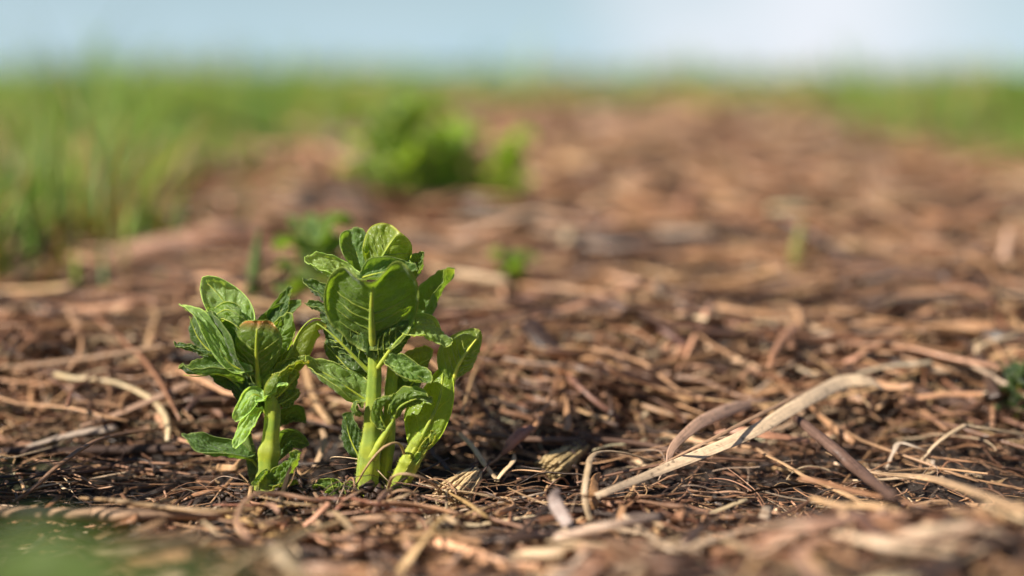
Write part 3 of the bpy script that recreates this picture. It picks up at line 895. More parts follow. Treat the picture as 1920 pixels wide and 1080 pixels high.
T1 = [(0, 0), (.03, .36), (.20, .62), (.33, .86), (.50, 1.0), (.74, 1.03), (1.02, .88), (1.17, .60), (1.10, .34), (1.04, .12), (1.04, -.05), (1.15, -.22), (1.33, -.46), (1.26, -.74), (1.0, -.95), (.72, -1.0), (.44, -.93), (.20, -.72), (.02, -.38)]
tall_leaves = [  # sunlit uppers brightened and shaded inner blades darkened through their tints
    dict(rib=[(701, 645, 8), (701, 604, 36), (703, 562, 62), (706, 528, 76)], W=102, o=T1, up=(0, .4, -1), cup=.55, veins=4, rib_r=8, quilt=2.6, roll=-.5, wave=4, crumple=.07, tint=(1.0, 1.02, .75), vein_tint=(.66, .72, .85), label='large broad top leaf seen from below, with thick pale veins'),
    dict(rib=[(676, 522, 40), (705, 514, 44), (740, 508, 42), (782, 512, 30)], W=26, up=(0, .5, .85), tint=BLU, quilt=3),
    dict(rib=[(710, 522, -6), (712, 496, 8), (728, 466, 18), (749, 437, 22)], W=55, o=ROUND, up=(.1, .4, -1), veins=4, rib_r=4.5, tint=(1.6, 1.4, .7), cup=.6, roll=.4, tip=(.9, (2.0, 1.6, 1.6)), label='rounded upright leaf at the very top with a pale tip'),
    dict(rib=[(676, 515, -32), (666, 478, -34), (660, 452, -38), (657, 432, -44)], W=34, o=ROUND, up=(0, .35, .95), tint=BLU, quilt=1.5),
    dict(rib=[(668, 545, -8), (632, 512, -2), (602, 500, 2), (571, 492, 2)], W=33, up=(0, .8, .6), quilt=3.2, tint=(2.3, 1.9, 2.4)),
    dict(rib=[(655, 585, -20), (625, 566, -22), (595, 546, -24), (562, 530, -26)], W=26, up=(0, .7, .6), tint=DK),
    dict(rib=[(660, 615, -8), (630, 594, -6), (600, 580, -6), (570, 572, -8)], W=23, up=(0, .7, .65), tint=DK),
    dict(rib=[(790, 615, -26), (810, 578, -30), (832, 536, -32), (853, 504, -32)], W=25, fold=.6, up=(-.65, .35, .5), tint=(.95, 1, .85), tip=(.9, (2.4, 1.9, 1.6))),
    dict(rib=[(762, 524, -20), (778, 502, -22), (797, 475, -22)], W=22, up=(-.35, .45, .75), tint=(1.0, 1, .9)),
    dict(rib=[(736, 514, -6), (755, 502, -4), (772, 500, -8)], W=15, up=(0, .8, .5), tint=PALE),
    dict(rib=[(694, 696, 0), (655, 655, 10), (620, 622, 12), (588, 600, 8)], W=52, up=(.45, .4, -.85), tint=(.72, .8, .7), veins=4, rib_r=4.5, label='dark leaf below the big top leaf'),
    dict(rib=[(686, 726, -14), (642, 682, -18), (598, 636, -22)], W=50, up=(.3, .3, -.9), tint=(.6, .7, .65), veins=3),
    dict(rib=[(708, 688, 10), (732, 655, 20), (758, 626, 26), (786, 608, 26)], W=38, up=(-.4, .4, -.85), veins=4, rib_r=5, tint=(.85, .9, .75)),
    dict(rib=[(758, 628, 8), (788, 612, 16), (816, 624, 14), (834, 652, 8)], W=38, up=(.15, .8, .55), quilt=3.4, tint=(1.9, 1.65, 1.8), cup=-.4),
    dict(rib=[(726, 682, 16), (750, 688, 28), (780, 700, 32), (809, 717, 28)], W=29, up=(.1, .72, .68), quilt=4, tint=(1.35, 1.3, 1.2), label='small wrinkled dark green leaf'),
    dict(rib=[(738, 788, 20), (748, 764, 28), (768, 750, 32), (792, 744, 30), (812, 752, 26)], W=25, up=(.1, .75, -.45), wave=8, tint=GRN, rib_r=3, pet=[(698, 858, 10, 10), (716, 826, 16, 8)], cup=.8),
    dict(rib=[(724, 806, 18), (714, 772, 24), (726, 750, 28), (748, 741, 26)], W=15, up=(-.7, .4, -.3), wave=4, tint=GRN),
    dict(rib=[(690, 752, -4), (656, 728, 4), (616, 702, 10), (571, 678, 8)], W=39, up=(.05, .76, .65), quilt=3, tint=(1.8, 1.6, 1.7), cup=-.35, label='oval leaf pointing at the shorter sprout'),
    dict(rib=[(677, 778, 14), (664, 768, 22), (670, 750, 24), (686, 757, 22)], W=10, up=(0, .8, .6), wave=3, tint=GRN),
    dict(rib=[(678, 868, -12), (655, 822, -16), (644, 776, -18)], W=27, up=(.3, .25, -.9), tint=(.6, .7, .7)),
    dict(rib=[(756, 704, -14), (785, 684, -10), (814, 660, -8)], W=30, up=(-.25, .45, -.75), tint=YEL, veins=3),
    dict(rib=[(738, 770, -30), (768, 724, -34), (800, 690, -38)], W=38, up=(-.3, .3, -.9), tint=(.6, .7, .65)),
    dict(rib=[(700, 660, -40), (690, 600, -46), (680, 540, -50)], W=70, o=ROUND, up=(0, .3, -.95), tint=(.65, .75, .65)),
]
tall_stems = [([(687, 944, 0), (690, 882, 0), (697, 802, 2), (700, 742, 3), (702, 692, 5), (701, 640, 8)], [21, 19, 15.5, 14, 12.5, 10.5]),
              ([(679, 942, 2), (680, 870, 0), (686, 820, -3), (692, 780, -6)], [15, 11, 8, 4], (.9, .92, .9)),
              ([(706, 942, -25), (722, 862, -26), (728, 762, -26), (733, 700, -28), (740, 636, -30)], [12, 12, 11, 11, 9], (1.05, 1.0, .9))]
px_plant((688, 944), 'tallest potato sprout with a broad veined leaf on top of its thick stem', 'potato sprouts in the furrow', tall_stems, tall_leaves)

R1 = [(0, 0), (.10, .30), (.26, .74), (.42, 1.0), (.60, .92), (.80, .58), (.93, .30), (1.0, .08), (1.0, -.08), (.92, -.26), (.75, -.38), (.5, -.48), (.3, -.46), (.12, -.26)]
right_leaves = [
    dict(rib=[(770, 858, 10), (800, 804, 6), (824, 748, -6), (831, 688, -22)], W=66, o=R1, up=(.3, -.1, -1), tint=(1.8, 1.7, .5), rib_r=5, veins=0, cup=.45, quilt=.5, wave=1, roll=.2, crumple=.06, label='smooth bright yellow green leaf standing upright'),
    dict(rib=[(846, 722, -30), (855, 692, -22), (874, 660, -14), (902, 624, -10)], W=46, up=(-.25, .4, -.95), veins=5, rib_r=4.5, tint=(1.5, 1.35, 1.0), rib_tint=(1.6, 1.45, 3.0), cup=.5, wave=1.5, pet=[(770, 880, -14, 7), (815, 800, -28, 6)], label='ribbed leaf with whitish veins, highest on its shoot'),
    dict(rib=[(788, 850, 14), (798, 832, 20), (806, 818, 18)], W=9, up=(.4, .6, .6), wave=2, tint=YEL),
    dict(rib=[(798, 838, 14), (812, 820, 18), (817, 806, 16)], W=10, up=(.1, .7, .6), wave=2.5, tint=YEL),
    dict(rib=[(776, 868, 14), (784, 858, 20), (790, 846, 18)], W=8, up=(.4, .6, .6), wave=2, tint=GRN),
]
right_stems = [([(738, 925, 0), (757, 884, 2), (775, 842, 5), (790, 812, 8)], [18, 17, 13, 7]),
               ([(758, 905, 8), (778, 868, 12), (796, 838, 12), (812, 812, 10)], [12, 9, 7, 4], (1.1, 1.0, .9))]
px_plant((738, 925), 'leaning potato sprout with one smooth yellow green leaf, next to the tallest sprout', 'potato sprouts in the furrow', right_stems, right_leaves)

tiny_leaves = [
    dict(rib=[(640, 934, 8), (624, 912, 16), (603, 906, 18), (589, 914, 14)], W=13, up=(0, .85, .5), wave=3, quilt=3, tint=GRN),
    dict(rib=[(640, 934, 8), (634, 908, 16), (624, 897, 14)], W=13, up=(0, .6, .8), wave=3, quilt=3, tint=GRN),
    dict(rib=[(645, 934, 6), (652, 910, 12), (664, 904, 10)], W=11, up=(0, .6, .8), wave=3, quilt=3, tint=GRN),
    dict(rib=[(640, 936, 10), (630, 918, 22), (612, 926, 24)], W=11, up=(0, .7, .7), wave=2, quilt=3, tint=(1.3, 1.2, .9)),
]
px_plant((641, 940), 'tiny crinkled potato shoot just emerging at the foot of the tallest sprout', 'potato sprouts in the furrow',
         [([(641, 945, 4), (640, 928, 8)], [5, 4])], tiny_leaves, hairs=20)


def small_sprout(loc, label, size, seed, nl=9, tint=(1, 1, 1), spread=1.0, group='blurred seedlings further along the bed', cat='potato plant', name='potato_sprout', stems=1):
    """a generic young plant: size is its height in metres"""
    r = np.random.default_rng(seed)
    e = empty(name, loc, label, cat, group)
    sc = size / 100.0
    rot = np.eye(3)
    build_stem(e, (0, 0), [([(0, 4, 0), (r.normal(0, 3), -30, 0), (r.normal(0, 6), -68, 0)], [5, 4, 2.5])] +
               [([(0, 2, 0), (r.normal(0, 14), -30, r.normal(0, 12)), (r.normal(0, 30), -60, r.normal(0, 26))], [4, 3, 2]) for _ in range(stems - 1)],
               scale=sc, rot=rot, hairs=0)
    for j in range(nl):
        az = j * 2.4 + r.normal(0, .3); hh = -18 - 50 * j / nl
        ln = (r.uniform(30, 48) * spread) * (1 - .25 * j / nl); rise = 6 + 30 * j / nl
        c, s_ = math.cos(az), math.sin(az)
        rib = [(0, hh, 0), (c * ln * .4, hh - rise * .7, s_ * ln * .4), (c * ln * .75, hh - rise, s_ * ln * .75), (c * ln, hh - rise * .8 + 4, s_ * ln)]
        lf = Leaf(rib, ln * r.uniform(.42, .6), (-c * .3, 1, -s_ * .3), quilt=1.6, cup=.3, seed=seed + j)
        build_leaf(e, (0, 0), lf, sym(OVATE), tint=np.array(tint) * r.normal(1, .12), n=40, rings=9, scale=sc, rot=rot, rib_r=1.4)
    return e


def on_ground(px, depth):
    p = at(px, 540, depth)
    return np.array([p[0], p[1], float(ground(p[0], p[1])) - .002])


small_sprout(on_ground(752, 1.31), 'bushy blurred potato plant standing behind the tall sprout', .112, 3, nl=15, spread=1.15, stems=4, tint=(1.35, 1.3, .95))
small_sprout(on_ground(838, 1.36), 'pale yellowish blurred potato plant close beside the bushy one', .098, 9, nl=16, spread=1.1, stems=3, tint=(2.3, 1.95, 1.4))
small_sprout(on_ground(955, 1.30), 'narrow blurred potato shoot to the right of the bushy plant', .088, 14, nl=9, spread=.7, tint=(1.7, 1.6, .7))
small_sprout(on_ground(962, .93), 'low blurred dark green potato seedling between mulch lumps', .040, 21, nl=10, spread=1.3, tint=(1.0, 1.05, .9))
small_sprout(on_ground(592, .86), 'blurred potato shoot hidden half behind the tallest sprout', .058, 33, nl=14, spread=1.15, tint=(.95, 1.0, .85))
small_sprout(on_ground(1782, 2.1), 'small pale seedling alone in the mulch at far right', .05, 41, nl=6, spread=1.0, tint=(1.7, 1.4, .8))
small_sprout(on_ground(1900, 2.9), 'dark leafy weed rising above the right edge of the bed', .145, 51, nl=22, spread=1.2, stems=4, tint=(1.2, 1.3, .8), cat='weed', name='leafy_weed', group=None)
small_sprout(on_ground(1745, 3.3), 'bright green low weed on the bed edge before the dark leafy one', .11, 57, nl=16, spread=1.3, stems=3, tint=(1.6, 1.4, .8), cat='weed', name='leafy_weed', group=None)
small_sprout(pt(1903, 800, 0), 'dark wet curled potato shoot breaking the black soil at the right edge', .034, 63, nl=9, spread=1.0, tint=(.35, .42, .45), group='potato sprouts in the furrow')


# ------------------------------------------------------------------ single stalks, straws and sticks
def px_w(P, w):
    """half width in metres of w photo px at the point's own depth"""
    return (P - CAM) @ F / FPX * w * .5


def stalk(name, label, cat, pts, w, tint, flat=.8, mat=None, n=40, ns=12, twist=(0, 0), arc=0.0, group=None, up=(0, 0, 1), jag=.06, tint2=None):
    """a straw or stick through photo points; a point is (px, py, lift mm) on the ground or (px, py, None, depth)"""
    P = np.array([at(q[0], q[1], q[3]) if len(q) == 4 else pt(q[0], q[1], q[2] + 4) for q in pts])
    C = cr(P, n)
    ww = np.interp(np.linspace(0, 1, n), np.linspace(0, 1, len(w)), w)
    r = np.random.default_rng(int(pts[0][0] * 7 + pts[0][1]) % 9999)
    Wd = np.array([px_w(c, x) for c, x in zip(C, ww)]) * (1 + jag * np.sin(np.linspace(0, r.uniform(6, 16), n) + r.uniform(0, 6)) + jag * .7 * r.normal(0, 1, n).cumsum() / math.sqrt(n))
    C = C + .0004 * r.normal(0, 1, (n, 3)).cumsum(0) / math.sqrt(n)
    org = C[0].copy()
    tw = np.linspace(*twist, n)[None]
    t = np.tile(np.array(tint, float), (n, 1))
    if tint2 is not None:
        f = sstep(.2, .9, np.linspace(0, 1, n))[:, None]; t = t * (1 - f) + np.array(tint2) * f
    t = t * (1 + .18 * r.normal(0, 1, (n, 1)).cumsum(0) / math.sqrt(n))
    o = strands_obj(name, mat or M_straw, (C - org)[None], Wd[None], np.array([flat]), ns, np.clip(t, .01, .8)[None], up=np.array([up], float), twist=tw, arc=arc, uid=r.random(1))
    o.location = org
    return tag(o, label, cat, group)


TAN = (.52, .36, .21); PINK = (.42, .24, .16); RED = (.24, .10, .06); DKB = (.075, .042, .028); GREY = (.36, .28, .22); BRN = (.20, .11, .065); GOLD = (.46, .29, .12)
BAR = M_bark
stalk('broad_straw', 'broad pale flattened straw, the widest one, slanting up across the right side', 'straw', [(1118, 930, 12), (1250, 876, 14), (1400, 814, 24), (1500, 757, 30), (1578, 716, 31), (1622, 712, 29), (1652, 722, 24), (1672, 742, 16)], [13, 19, 23, 27, 29, 24, 15, 4], (.78, .57, .37), flat=.06, twist=(-.75, -.6), arc=.06, ns=14)
stalk('straw', 'split brown sliver peeling off along the top edge of the broad pale straw', 'straw', [(1236, 872, 12), (1330, 826, 23), (1430, 774, 31), (1520, 728, 34), (1560, 712, 33)], [3, 7, 8, 7, 3], (.40, .24, .14), flat=.3, twist=(-.7, -.3))
stalk('dry_husk', 'brown folded husk hanging below the right end of the broad pale straw', 'husk', [(1560, 760, 10), (1590, 738, 14), (1622, 742, 14), (1640, 770, 8)], [8, 30, 34, 12], (.36, .20, .11), flat=.15, arc=.5, twist=(-.9, -.4))
stalk('straw', 'dark thin straw passing under the broad pale straw toward the folded upright one', 'straw', [(1080, 905, 6), (1200, 878, 8), (1330, 858, 9), (1440, 862, 7)], [8, 10, 10, 7], (.24, .13, .08), flat=.5)
stalk('broad_straw', 'pinkish curved strip of straw bending over beside the broad pale one', 'straw', [(1250, 884, 10), (1266, 836, 18), (1320, 790, 24), (1390, 762, 25), (1444, 750, 20)], [8, 16, 24, 22, 10], (.50, .31, .21), flat=.07, twist=(-.6, -1.0), arc=.08)
stalk('stick', 'short dark stick leaning down in front of the broad pale straw', 'stick', [(1496, 786, 22), (1560, 838, 19), (1610, 882, 15), (1672, 930, 10)], [22, 26, 27, 24], (.13, .075, .055), mat=BAR)
stalk('dry_husk', 'reddish pointed straw blade crossing over the broad pale straw', 'straw', [(1340, 812, 14), (1385, 806, 18), (1440, 814, 17), (1520, 826, 12)], [6, 17, 20, 12], (.40, .20, .12), flat=.18, twist=(-.8, -.5))
stalk('straw', 'long thin split straw lying from the dark stick to the right edge', 'straw', [(1548, 848, 14), (1630, 884, 14), (1740, 896, 14), (1840, 926, 10), (1930, 962, 8)], [4, 8, 20, 20, 18], (.42, .27, .15), flat=.35, twist=(0, -.6))
stalk('straw', 'thin tan straw bent sharply like a roof over the black soil', 'straw', [(1724, 868, 3), (1760, 828, 12), (1800, 801, 18), (1812, 798, 18), (1860, 804, 16), (1925, 814, 12)], [8, 9, 11, 12, 9, 8], (.50, .36, .22), flat=.7)
stalk('straw', 'short pale straw kinked near the thin roof shaped one', 'straw', [(1662, 880, 3), (1676, 846, 11), (1688, 830, 14), (1720, 838, 12), (1748, 852, 5), (1752, 872, 2)], [9, 10, 11, 10, 9, 7], (.44, .34, .25), flat=.4)
stalk('stick', 'straight dark brown twig lying behind the leaning sprout', 'stick', [(868, 812, 7), (1000, 824, 7), (1120, 826, 6), (1210, 834, 6), (1290, 852, 4)], [13, 15, 15, 13, 10], (.17, .10, .07), mat=BAR)
stalk('dry_husk', 'reddish brown pointed husk standing up against the dark twig', 'husk', [(928, 862, 4), (950, 838, 10), (978, 812, 15), (1000, 797, 16)], [3, 18, 26, 12], (.34, .15, .10), flat=.16, twist=(-1.1, -.8), arc=.4)
stalk('straw', 'pale straw bent into a sharp V beside the dry stub', 'straw', [(862, 812, 10), (886, 836, 13), (908, 868, 9), (931, 898, 4), (934, 898, 4), (948, 882, 7), (964, 864, 8), (966, 852, 7)], [10, 12, 12, 11, 11, 12, 10, 5], (.60, .43, .25), flat=.5, n=60)
stalk('straw', 'thin pale straw hooked around the foot of the leaning sprout', 'straw', [(728, 922, 4), (735, 898, 14), (755, 888, 20), (785, 893, 18), (812, 906, 12), (830, 920, 5)], [6, 7, 8, 10, 9, 5], (.50, .33, .19), flat=.5)
stalk('straw', 'brown curled straw loop in front of the leaning sprout', 'straw', [(722, 946, 4), (738, 924, 12), (762, 918, 15), (782, 930, 12), (778, 962, 6), (766, 985, 2)], [6, 7, 8, 8, 7, 6], (.42, .25, .14), flat=.5)
stalk('straw', 'thin brown straw arching from the tall stem to the leaning sprout', 'straw', [(660, 922, 5, .632), (692, 868, 0, .628), (722, 836, 0, .628), (748, 832, 0, .632), (762, 860, 0, .640), (778, 900, 0, .65)], [6, 7, 7, 6, 6, 5], (.46, .30, .14), flat=.6)
stalk('straw', 'upright pale straw folded over at its top, standing on the soil', 'straw', [(1108, 978, 2), (1096, 930, 10), (1101, 880, 18), (1108, 855, 22), (1130, 846, 22), (1170, 848, 16), (1222, 862, 6)], [14, 13, 12, 12, 12, 12, 9], (.55, .39, .23), flat=.35, n=56)
stalk('dry_husk', 'torn orange brown strip hanging beside the folded upright straw', 'husk', [(1117, 968, 1), (1114, 930, 8), (1116, 900, 10), (1126, 890, 10)], [5, 20, 18, 6], (.40, .21, .09), flat=.15, up=(0, -1, .2))
stalk('straw', 'short curved tan straw standing between the two leafy sprouts', 'straw', [(604, 806, 10), (608, 826, 10), (603, 850, 7), (592, 872, 4), (586, 882, 2)], [9, 12, 12, 9, 6], (.52, .35, .21), flat=.4)
stalk('stick', 'brown stalk lying behind the two leafy sprouts', 'stick', [(540, 762, 6), (580, 780, 6), (612, 796, 6), (650, 812, 4)], [12, 14, 14, 12], (.30, .16, .09))
stalk('straw', 'long thin stalk arching over the dark furrow on the left', 'straw', [(22, 944, 4), (60, 916, 10), (110, 872, 16), (170, 832, 20), (235, 812, 18), (330, 800, 10)], [9, 10, 10, 9, 8, 6], (.36, .20, .115), flat=.8)
stalk('stick', 'dark rough branch lying along the left side of the furrow', 'stick', [(-60, 850, 4), (60, 850, 5), (180, 846, 6), (290, 846, 6), (420, 838, 4)], [24, 26, 26, 24, 18], (.07, .042, .032), mat=BAR)
stalk('wood_piece', 'weathered grey splinter of wood lying behind the dark branch', 'wood', [(50, 838, 6), (130, 818, 8), (200, 806, 10), (212, 802, 10)], [14, 24, 28, 18], GREY, flat=.5, mat=BAR)
stalk('wood_piece', 'long pale brown split stalk leaning toward the shorter sprout', 'wood', [(150, 800, 8), (230, 775, 10), (300, 745, 14), (352, 722, 14)], [12, 24, 30, 24], (.40, .25, .17), flat=.4, mat=BAR)
stalk('thick_stalk', 'thick tan stalk with a dark joint lying in front at the left', 'stalk', [(-50, 960, 10), (70, 962, 11), (150, 964, 11), (180, 966, 11), (230, 966, 11), (330, 962, 10), (420, 966, 8)], [30, 33, 32, 38, 30, 30, 22], (.46, .29, .18), mat=BAR, jag=.05)
stalk('stalk', 'thin stalk lying on the thick tan stalk and reaching the straw tangle', 'stalk', [(150, 934, 13), (220, 938, 16), (300, 950, 15), (400, 958, 12), (480, 956, 10)], [6, 12, 13, 11, 9], (.38, .24, .12))
stalk('straw', 'straw curled into a half ring at the left of the tangle', 'straw', [(470, 1010, 8), (447, 985, 12), (452, 950, 16), (478, 928, 18), (520, 926, 16), (580, 936, 12), (625, 944, 6)], [12, 12, 12, 12, 12, 11, 8], (.42, .24, .15), flat=.7, n=60)
stalk('straw', 'split shiny straw lying in front of the tall sprout and the stub', 'straw', [(640, 948, 8), (720, 944, 10), (800, 950, 9), (850, 962, 8), (892, 974, 6)], [18, 22, 18, 14, 9], (.46, .26, .15), flat=.4, arc=-.4, twist=(.2, .5))
stalk('straw', 'blurred pale straw with a round end lying in front at centre right', 'straw', [(1012, 1014, 8), (1090, 998, 14), (1160, 982, 16), (1228, 972, 14)], [26, 27, 26, 24], (.52, .36, .26), flat=.7)
stalk('straw', 'greyish blurred husk standing upright in front of the broad straw', 'husk', [(1066, 985, None, .575), (1050, 960, None, .58), (1040, 935, None, .585), (1048, 918, None, .59)], [20, 28, 24, 8], (.40, .30, .26), flat=.2, up=(0, -1, .3))
stalk('straw', 'blurred slanting straw crossing the front edge near the left green blades', 'straw', [(400, 1085, 6), (470, 1045, 12), (560, 1005, 14), (640, 980, 12)], [14, 18, 18, 14], (.50, .35, .20))
stalk('straw', 'blurred pale straw lying flat among the front green blades', 'straw', [(80, 1070, 14), (150, 1062, 16), (215, 1056, 15)], [16, 20, 16], (.55, .44, .25))
stalk('straw', 'blurred pale straw lying behind the front green blades', 'straw', [(180, 1026, 12), (260, 1026, 14), (370, 1004, 14)], [16, 20, 18], (.52, .38, .22))
stalk('stick', 'long dark brown stick sloping down to the right edge behind the bent straw', 'stick', [(1630, 690, 6), (1700, 724, 7), (1780, 752, 8), (1850, 772, 7), (1900, 786, 5)], [26, 28, 28, 26, 20], (.10, .058, .042), mat=BAR)
stalk('straw', 'pale straw lying level behind the long dark brown stick', 'straw', [(1612, 694, 8), (1700, 695, 9), (1800, 693, 9), (1935, 690, 8)], [16, 20, 20, 20], (.50, .36, .24))
stalk('stick', 'thin brown twig slanting through the litter behind the broad straw', 'stick', [(1050, 686, 8), (1080, 720, 10), (1120, 756, 8), (1160, 786, 4)], [9, 12, 12, 10], (.26, .13, .09))
stalk('stick', 'blurred dark twig slanting behind the mulch in the middle distance', 'stick', [(1150, 560, 8), (1230, 610, 12), (1300, 660, 8), (1370, 700, 4)], [14, 16, 16, 14], (.17, .09, .07))
stalk('stalk', 'forked pale stalk standing upright and blurred at the right', 'stalk', [(1862, 590, 0, .95), (1868, 540, 0, .95), (1882, 480, 0, .96), (1890, 430, 0, .97)], [26, 24, 20, 10], (.46, .29, .20))
stalk('log', 'thick blurred tan stalk lying across the bed at the left', 'stalk', [(210, 482, 10), (320, 462, 22), (420, 446, 24), (515, 430, 16)], [44, 58, 58, 46], (.42, .24, .16), mat=BAR)
stalk('log', 'blurred reddish stalk lying level behind the leaning sprout', 'stalk', [(800, 600, 6), (900, 585, 10), (1000, 560, 10), (1060, 540, 8)], [20, 26, 26, 18], (.36, .20, .15))
stalk('log', 'wide pale blurred straw lying far back beside the narrow shoot', 'straw', [(960, 345, 6), (1010, 335, 10), (1070, 325, 8)], [40, 50, 40], (.52, .36, .26))
stalk('stick', 'blurred dark branch leaning over the hollow behind the tallest sprout', 'stick', [(570, 330, 30), (620, 362, 26), (680, 396, 22), (745, 430, 10)], [30, 46, 46, 30], (.10, .06, .042), mat=BAR)


rs = np.random.default_rng(77)
for k in range(36):
    x0, y0 = rs.uniform(440, 900), rs.uniform(930, 1008)
    L_, th = rs.uniform(70, 190), rs.normal(.15, .75)
    cv = rs.normal(0, 26)
    dx, dy = math.cos(th) * L_ * .5, math.sin(th) * L_ * .22
    w_ = rs.uniform(6, 12)
    tn = np.array([TAN, PINK, RED, GOLD, (.44, .27, .17)][k % 5]) * rs.uniform(.8, 1.15)
    l0 = rs.uniform(2, 9)
    stalk('straw', 'thin dry straw in the loose tangle lying right in front of the two largest sprouts', 'straw', [(x0 - dx, y0 - dy, l0), (x0 - dx * .3, y0 - dy * .3 + cv * .3, l0 + 5), (x0 + dx * .4, y0 + dy * .4 + cv * .25, l0 + 6), (x0 + dx, y0 + dy, l0 - 1)],
          [w_ * .7, w_, w_, w_ * .6], tuple(tn), flat=rs.uniform(.25, .8), twist=(rs.normal(0, .6), rs.normal(0, .6)), group='straw tangle in front of the sprouts')
for k in range(36):
    x0, y0 = rs.uniform(930, 1920), rs.uniform(975, 1085)
    L_, th = rs.uniform(110, 330), rs.normal(0, .8)
    dx, dy = math.cos(th) * L_ * .5, math.sin(th) * L_ * .16
    w_ = rs.uniform(12, 34)
    tn = np.array([TAN, PINK, (.62, .45, .30), BRN, (.50, .33, .22), DKB][k % 6]) * rs.uniform(.85, 1.15)
    l0 = rs.uniform(2, 11)
    stalk('straw', 'blurred straw lying on the bank along the bottom right edge', 'straw', [(x0 - dx, y0 - dy, l0), (x0, y0 + rs.normal(0, 10), l0 + 4), (x0 + dx, y0 + dy, l0)],
          [w_ * .8, w_, w_ * .7], tuple(tn), flat=rs.uniform(.15, .6), twist=(rs.normal(0, .5), rs.normal(0, .5)), n=20, ns=8, group='blurred straws on the front bank')


# a dark clod of soil lying on the bed
def clod(label, loc, rx, ry, rz, seed):
    nu, nv = 64, 40
    u, v = np.meshgrid(np.linspace(0, 2 * math.pi, nu, endpoint=False), np.linspace(.02, math.pi - .02, nv))
    d = np.stack([np.cos(u) * np.sin(v), np.sin(u) * np.sin(v), np.cos(v)], -1)
    q = 1 + .55 * (vnoise(d[..., 0] * 2.2 + seed, d[..., 2] * 2.2 + d[..., 1] * 1.7) - .5) + .35 * (vnoise(d[..., 0] * 5 + d[..., 1] * 4, d[..., 2] * 6 + seed) - .5) + .16 * (vnoise(d[..., 0] * 14 + d[..., 1] * 9, d[..., 2] * 15) - .5)
    V = (d * q[..., None] * [rx, ry, rz]).reshape(-1, 3)
    i = np.arange(nv - 1)[:, None]; k = np.arange(nu)[None, :]
    a_, b_ = i * nu + k, i * nu + (k + 1) % nu
    o = mesh_obj('soil_clod', V, np.stack([a_, a_ + nu, b_ + nu, b_], -1).reshape(-1, 4), M_soil, None, {'meadow': ('FLOAT', np.zeros(len(V)))})
    o.location = loc
    return tag(o, label, 'soil clod')


clod('dark blurred clod of soil lying between the grass and the bushy plant', on_ground(640, 1.27) + [0, 0, .008], .050, .035, .034, 3.0)


# fibrous dry stubs
def stub(label, base, tip, w0, w1, seed, tint):
    """a bundle of dry fibres flaring from a dark knot to a frayed wide end"""
    r = np.random.default_rng(seed)
    A, B = pt(*base), pt(*tip)
    e = empty('dry_stub', A, label, 'dry stub')
    ax = B - A
    s1 = unit(np.cross(ax, [0, 0, 1.0])); s2 = unit(np.cross(s1, ax))
    k = 220
    th = r.uniform(0, 6.283, k); q = np.sqrt(r.random(k))
    t = np.linspace(0, 1, 9)[None, :, None]
    ra = px_w(A, w0); rb = px_w(B, w1)
    d = s1 * np.cos(th)[:, None] + s2 * np.sin(th)[:, None] * .8
    rad = (ra + (rb - ra) * t ** .7) * q[:, None, None]
    P = ax * (t * r.uniform(.8, 1.05, (k, 1, 1))) + d[:, None, :] * rad + r.normal(0, .0002, (k, 9, 3))
    W = np.full((k, 9), .00065) * r.uniform(.6, 1.4, (k, 1)) * np.linspace(.8, 1.1, 9)
    tt = np.array(tint) * r.uniform(.75, 1.2, (k, 1))
    strands_obj('fibres', M_straw, P, W, r.uniform(.3, .8, k), 5, tt, parent=e)
    m = 24
    th = r.uniform(0, 6.283, m)
    s = np.linspace(0, 1, 12)[None, :]
    a2 = th[:, None] + s * r.normal(0, 2.4, (m, 1))
    hh = (r.uniform(-.05, .3, (m, 1)) + s * r.normal(.2, .3, (m, 1)))
    rr2 = ra * (1.1 + .5 * s * r.random((m, 1)))
    P2 = ax * hh[..., None] + (s1 * np.cos(a2)[..., None] + s2 * np.sin(a2)[..., None]) * rr2[..., None]
    strands_obj('rootlets', M_bark, P2, np.full((m, 12), .0005), np.ones(m), 5, np.tile([[.10, .065, .055]], (m, 1)), parent=e)
    return e


stub('frayed tan stub of a dry stem base with dark rootlets, next to the leaning sprout', (893, 884, 12), (842, 938, 4), 22, 74, 4, (.66, .47, .24))
stub('olive tan stub of dry stem lying behind the frayed one below the dark twig', (1092, 836, 9), (1026, 884, 4), 30, 60, 8, (.50, .36, .17))


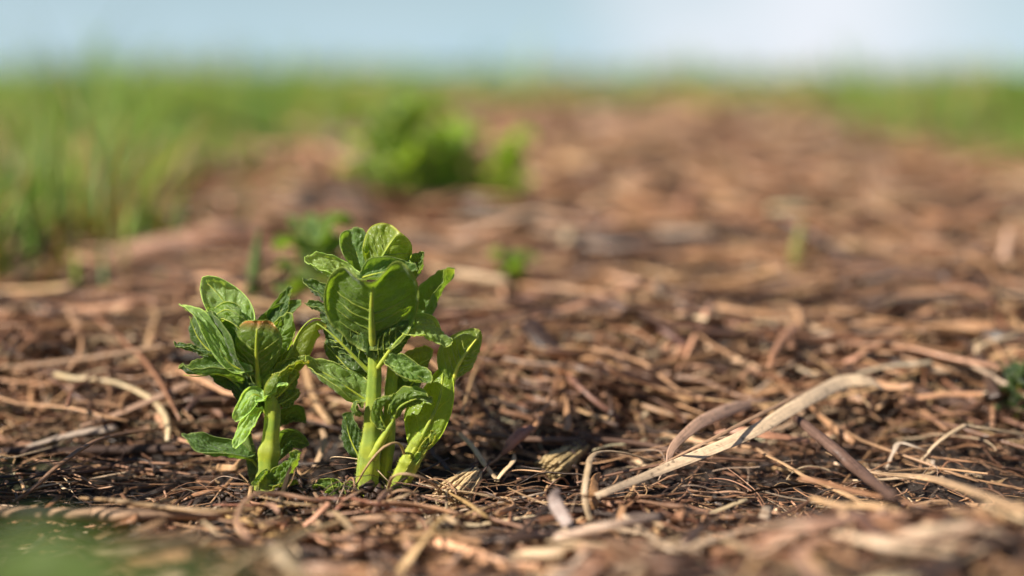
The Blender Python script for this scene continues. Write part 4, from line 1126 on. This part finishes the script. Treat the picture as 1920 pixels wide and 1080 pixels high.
# green blades close to the lens and lone blades in the mulch
def blade(label, P, w, tint, group=None):
    P = np.array(P); C = cr(P, 24); s = np.linspace(0, 1, 24)
    W = w * .5 * (1 - s ** 2.5 * .93) * (.75 + .4 * np.sin(s * 2.5))
    V, Q, tr, ti, st = strand_arrays((C - C[0])[None], W[None], np.array([.08]), 8, np.array([tint]), up=np.array([[.2, -1, .6]]), arc=.5)
    o = mesh_obj('grass_blade', V, Q, M_grass, None, {'tint': ('FLOAT_COLOR', ti)}, tr)
    o.location = C[0]
    return tag(o, label, 'grass blade', group)


FG = [[(-150, 1500, .30), (-60, 1120, .29), (60, 985, .28), (260, 985, .285)],
      [(60, 1560, .29), (60, 1150, .28), (130, 1030, .275), (350, 1020, .28)],
      [(300, 1560, .30), (260, 1180, .29), (330, 1050, .285), (520, 1040, .29)],
      [(-60, 1560, .27), (-80, 1180, .265), (-40, 1040, .26), (110, 1020, .265)],
      [(420, 1560, .30), (440, 1250, .295), (520, 1110, .29), (680, 1085, .295)],
      [(200, 1560, .27), (150, 1200, .265), (180, 1070, .26), (320, 1060, .265)]]
for j, q in enumerate(FG):
    blade('very blurred green grass blade arching across the bottom left in front of the furrow', [at(x[0], x[1] + 48, x[2]) for x in q], [.013, .011, .009, .012, .007, .008][j], (.14, .21, .04), 'green blades close to the camera')
blade('lone upright blurred green blade behind the shorter sprout', [pt(476, 610, 0), pt(476, 610, 0) + [0.001, 0, .03], pt(476, 610, 0) + [.004, .004, .058]], .008, (.16, .24, .07))
blade('thick pale green blade lying slanted at the left edge', [at(-20, 600, .98), at(20, 640, .96), at(68, 690, .93)], .012, (.24, .28, .10))
blade('short dark green upright blade near the slanted pale one', [at(88, 690, .92), at(88, 640, .93), at(94, 596, .94)], .009, (.12, .19, .05))
blade('yellowish blurred blade standing alone in the mulch at right', [pt(1500, 535, 0), pt(1500, 535, 0) + [-.002, 0, .022], pt(1500, 535, 0) + [.002, .005, .046]], .011, (.34, .32, .10))

print('verts', sum(len(o.data.vertices) for o in bpy.data.objects if o.type == 'MESH'), 'objects', len(bpy.data.objects))
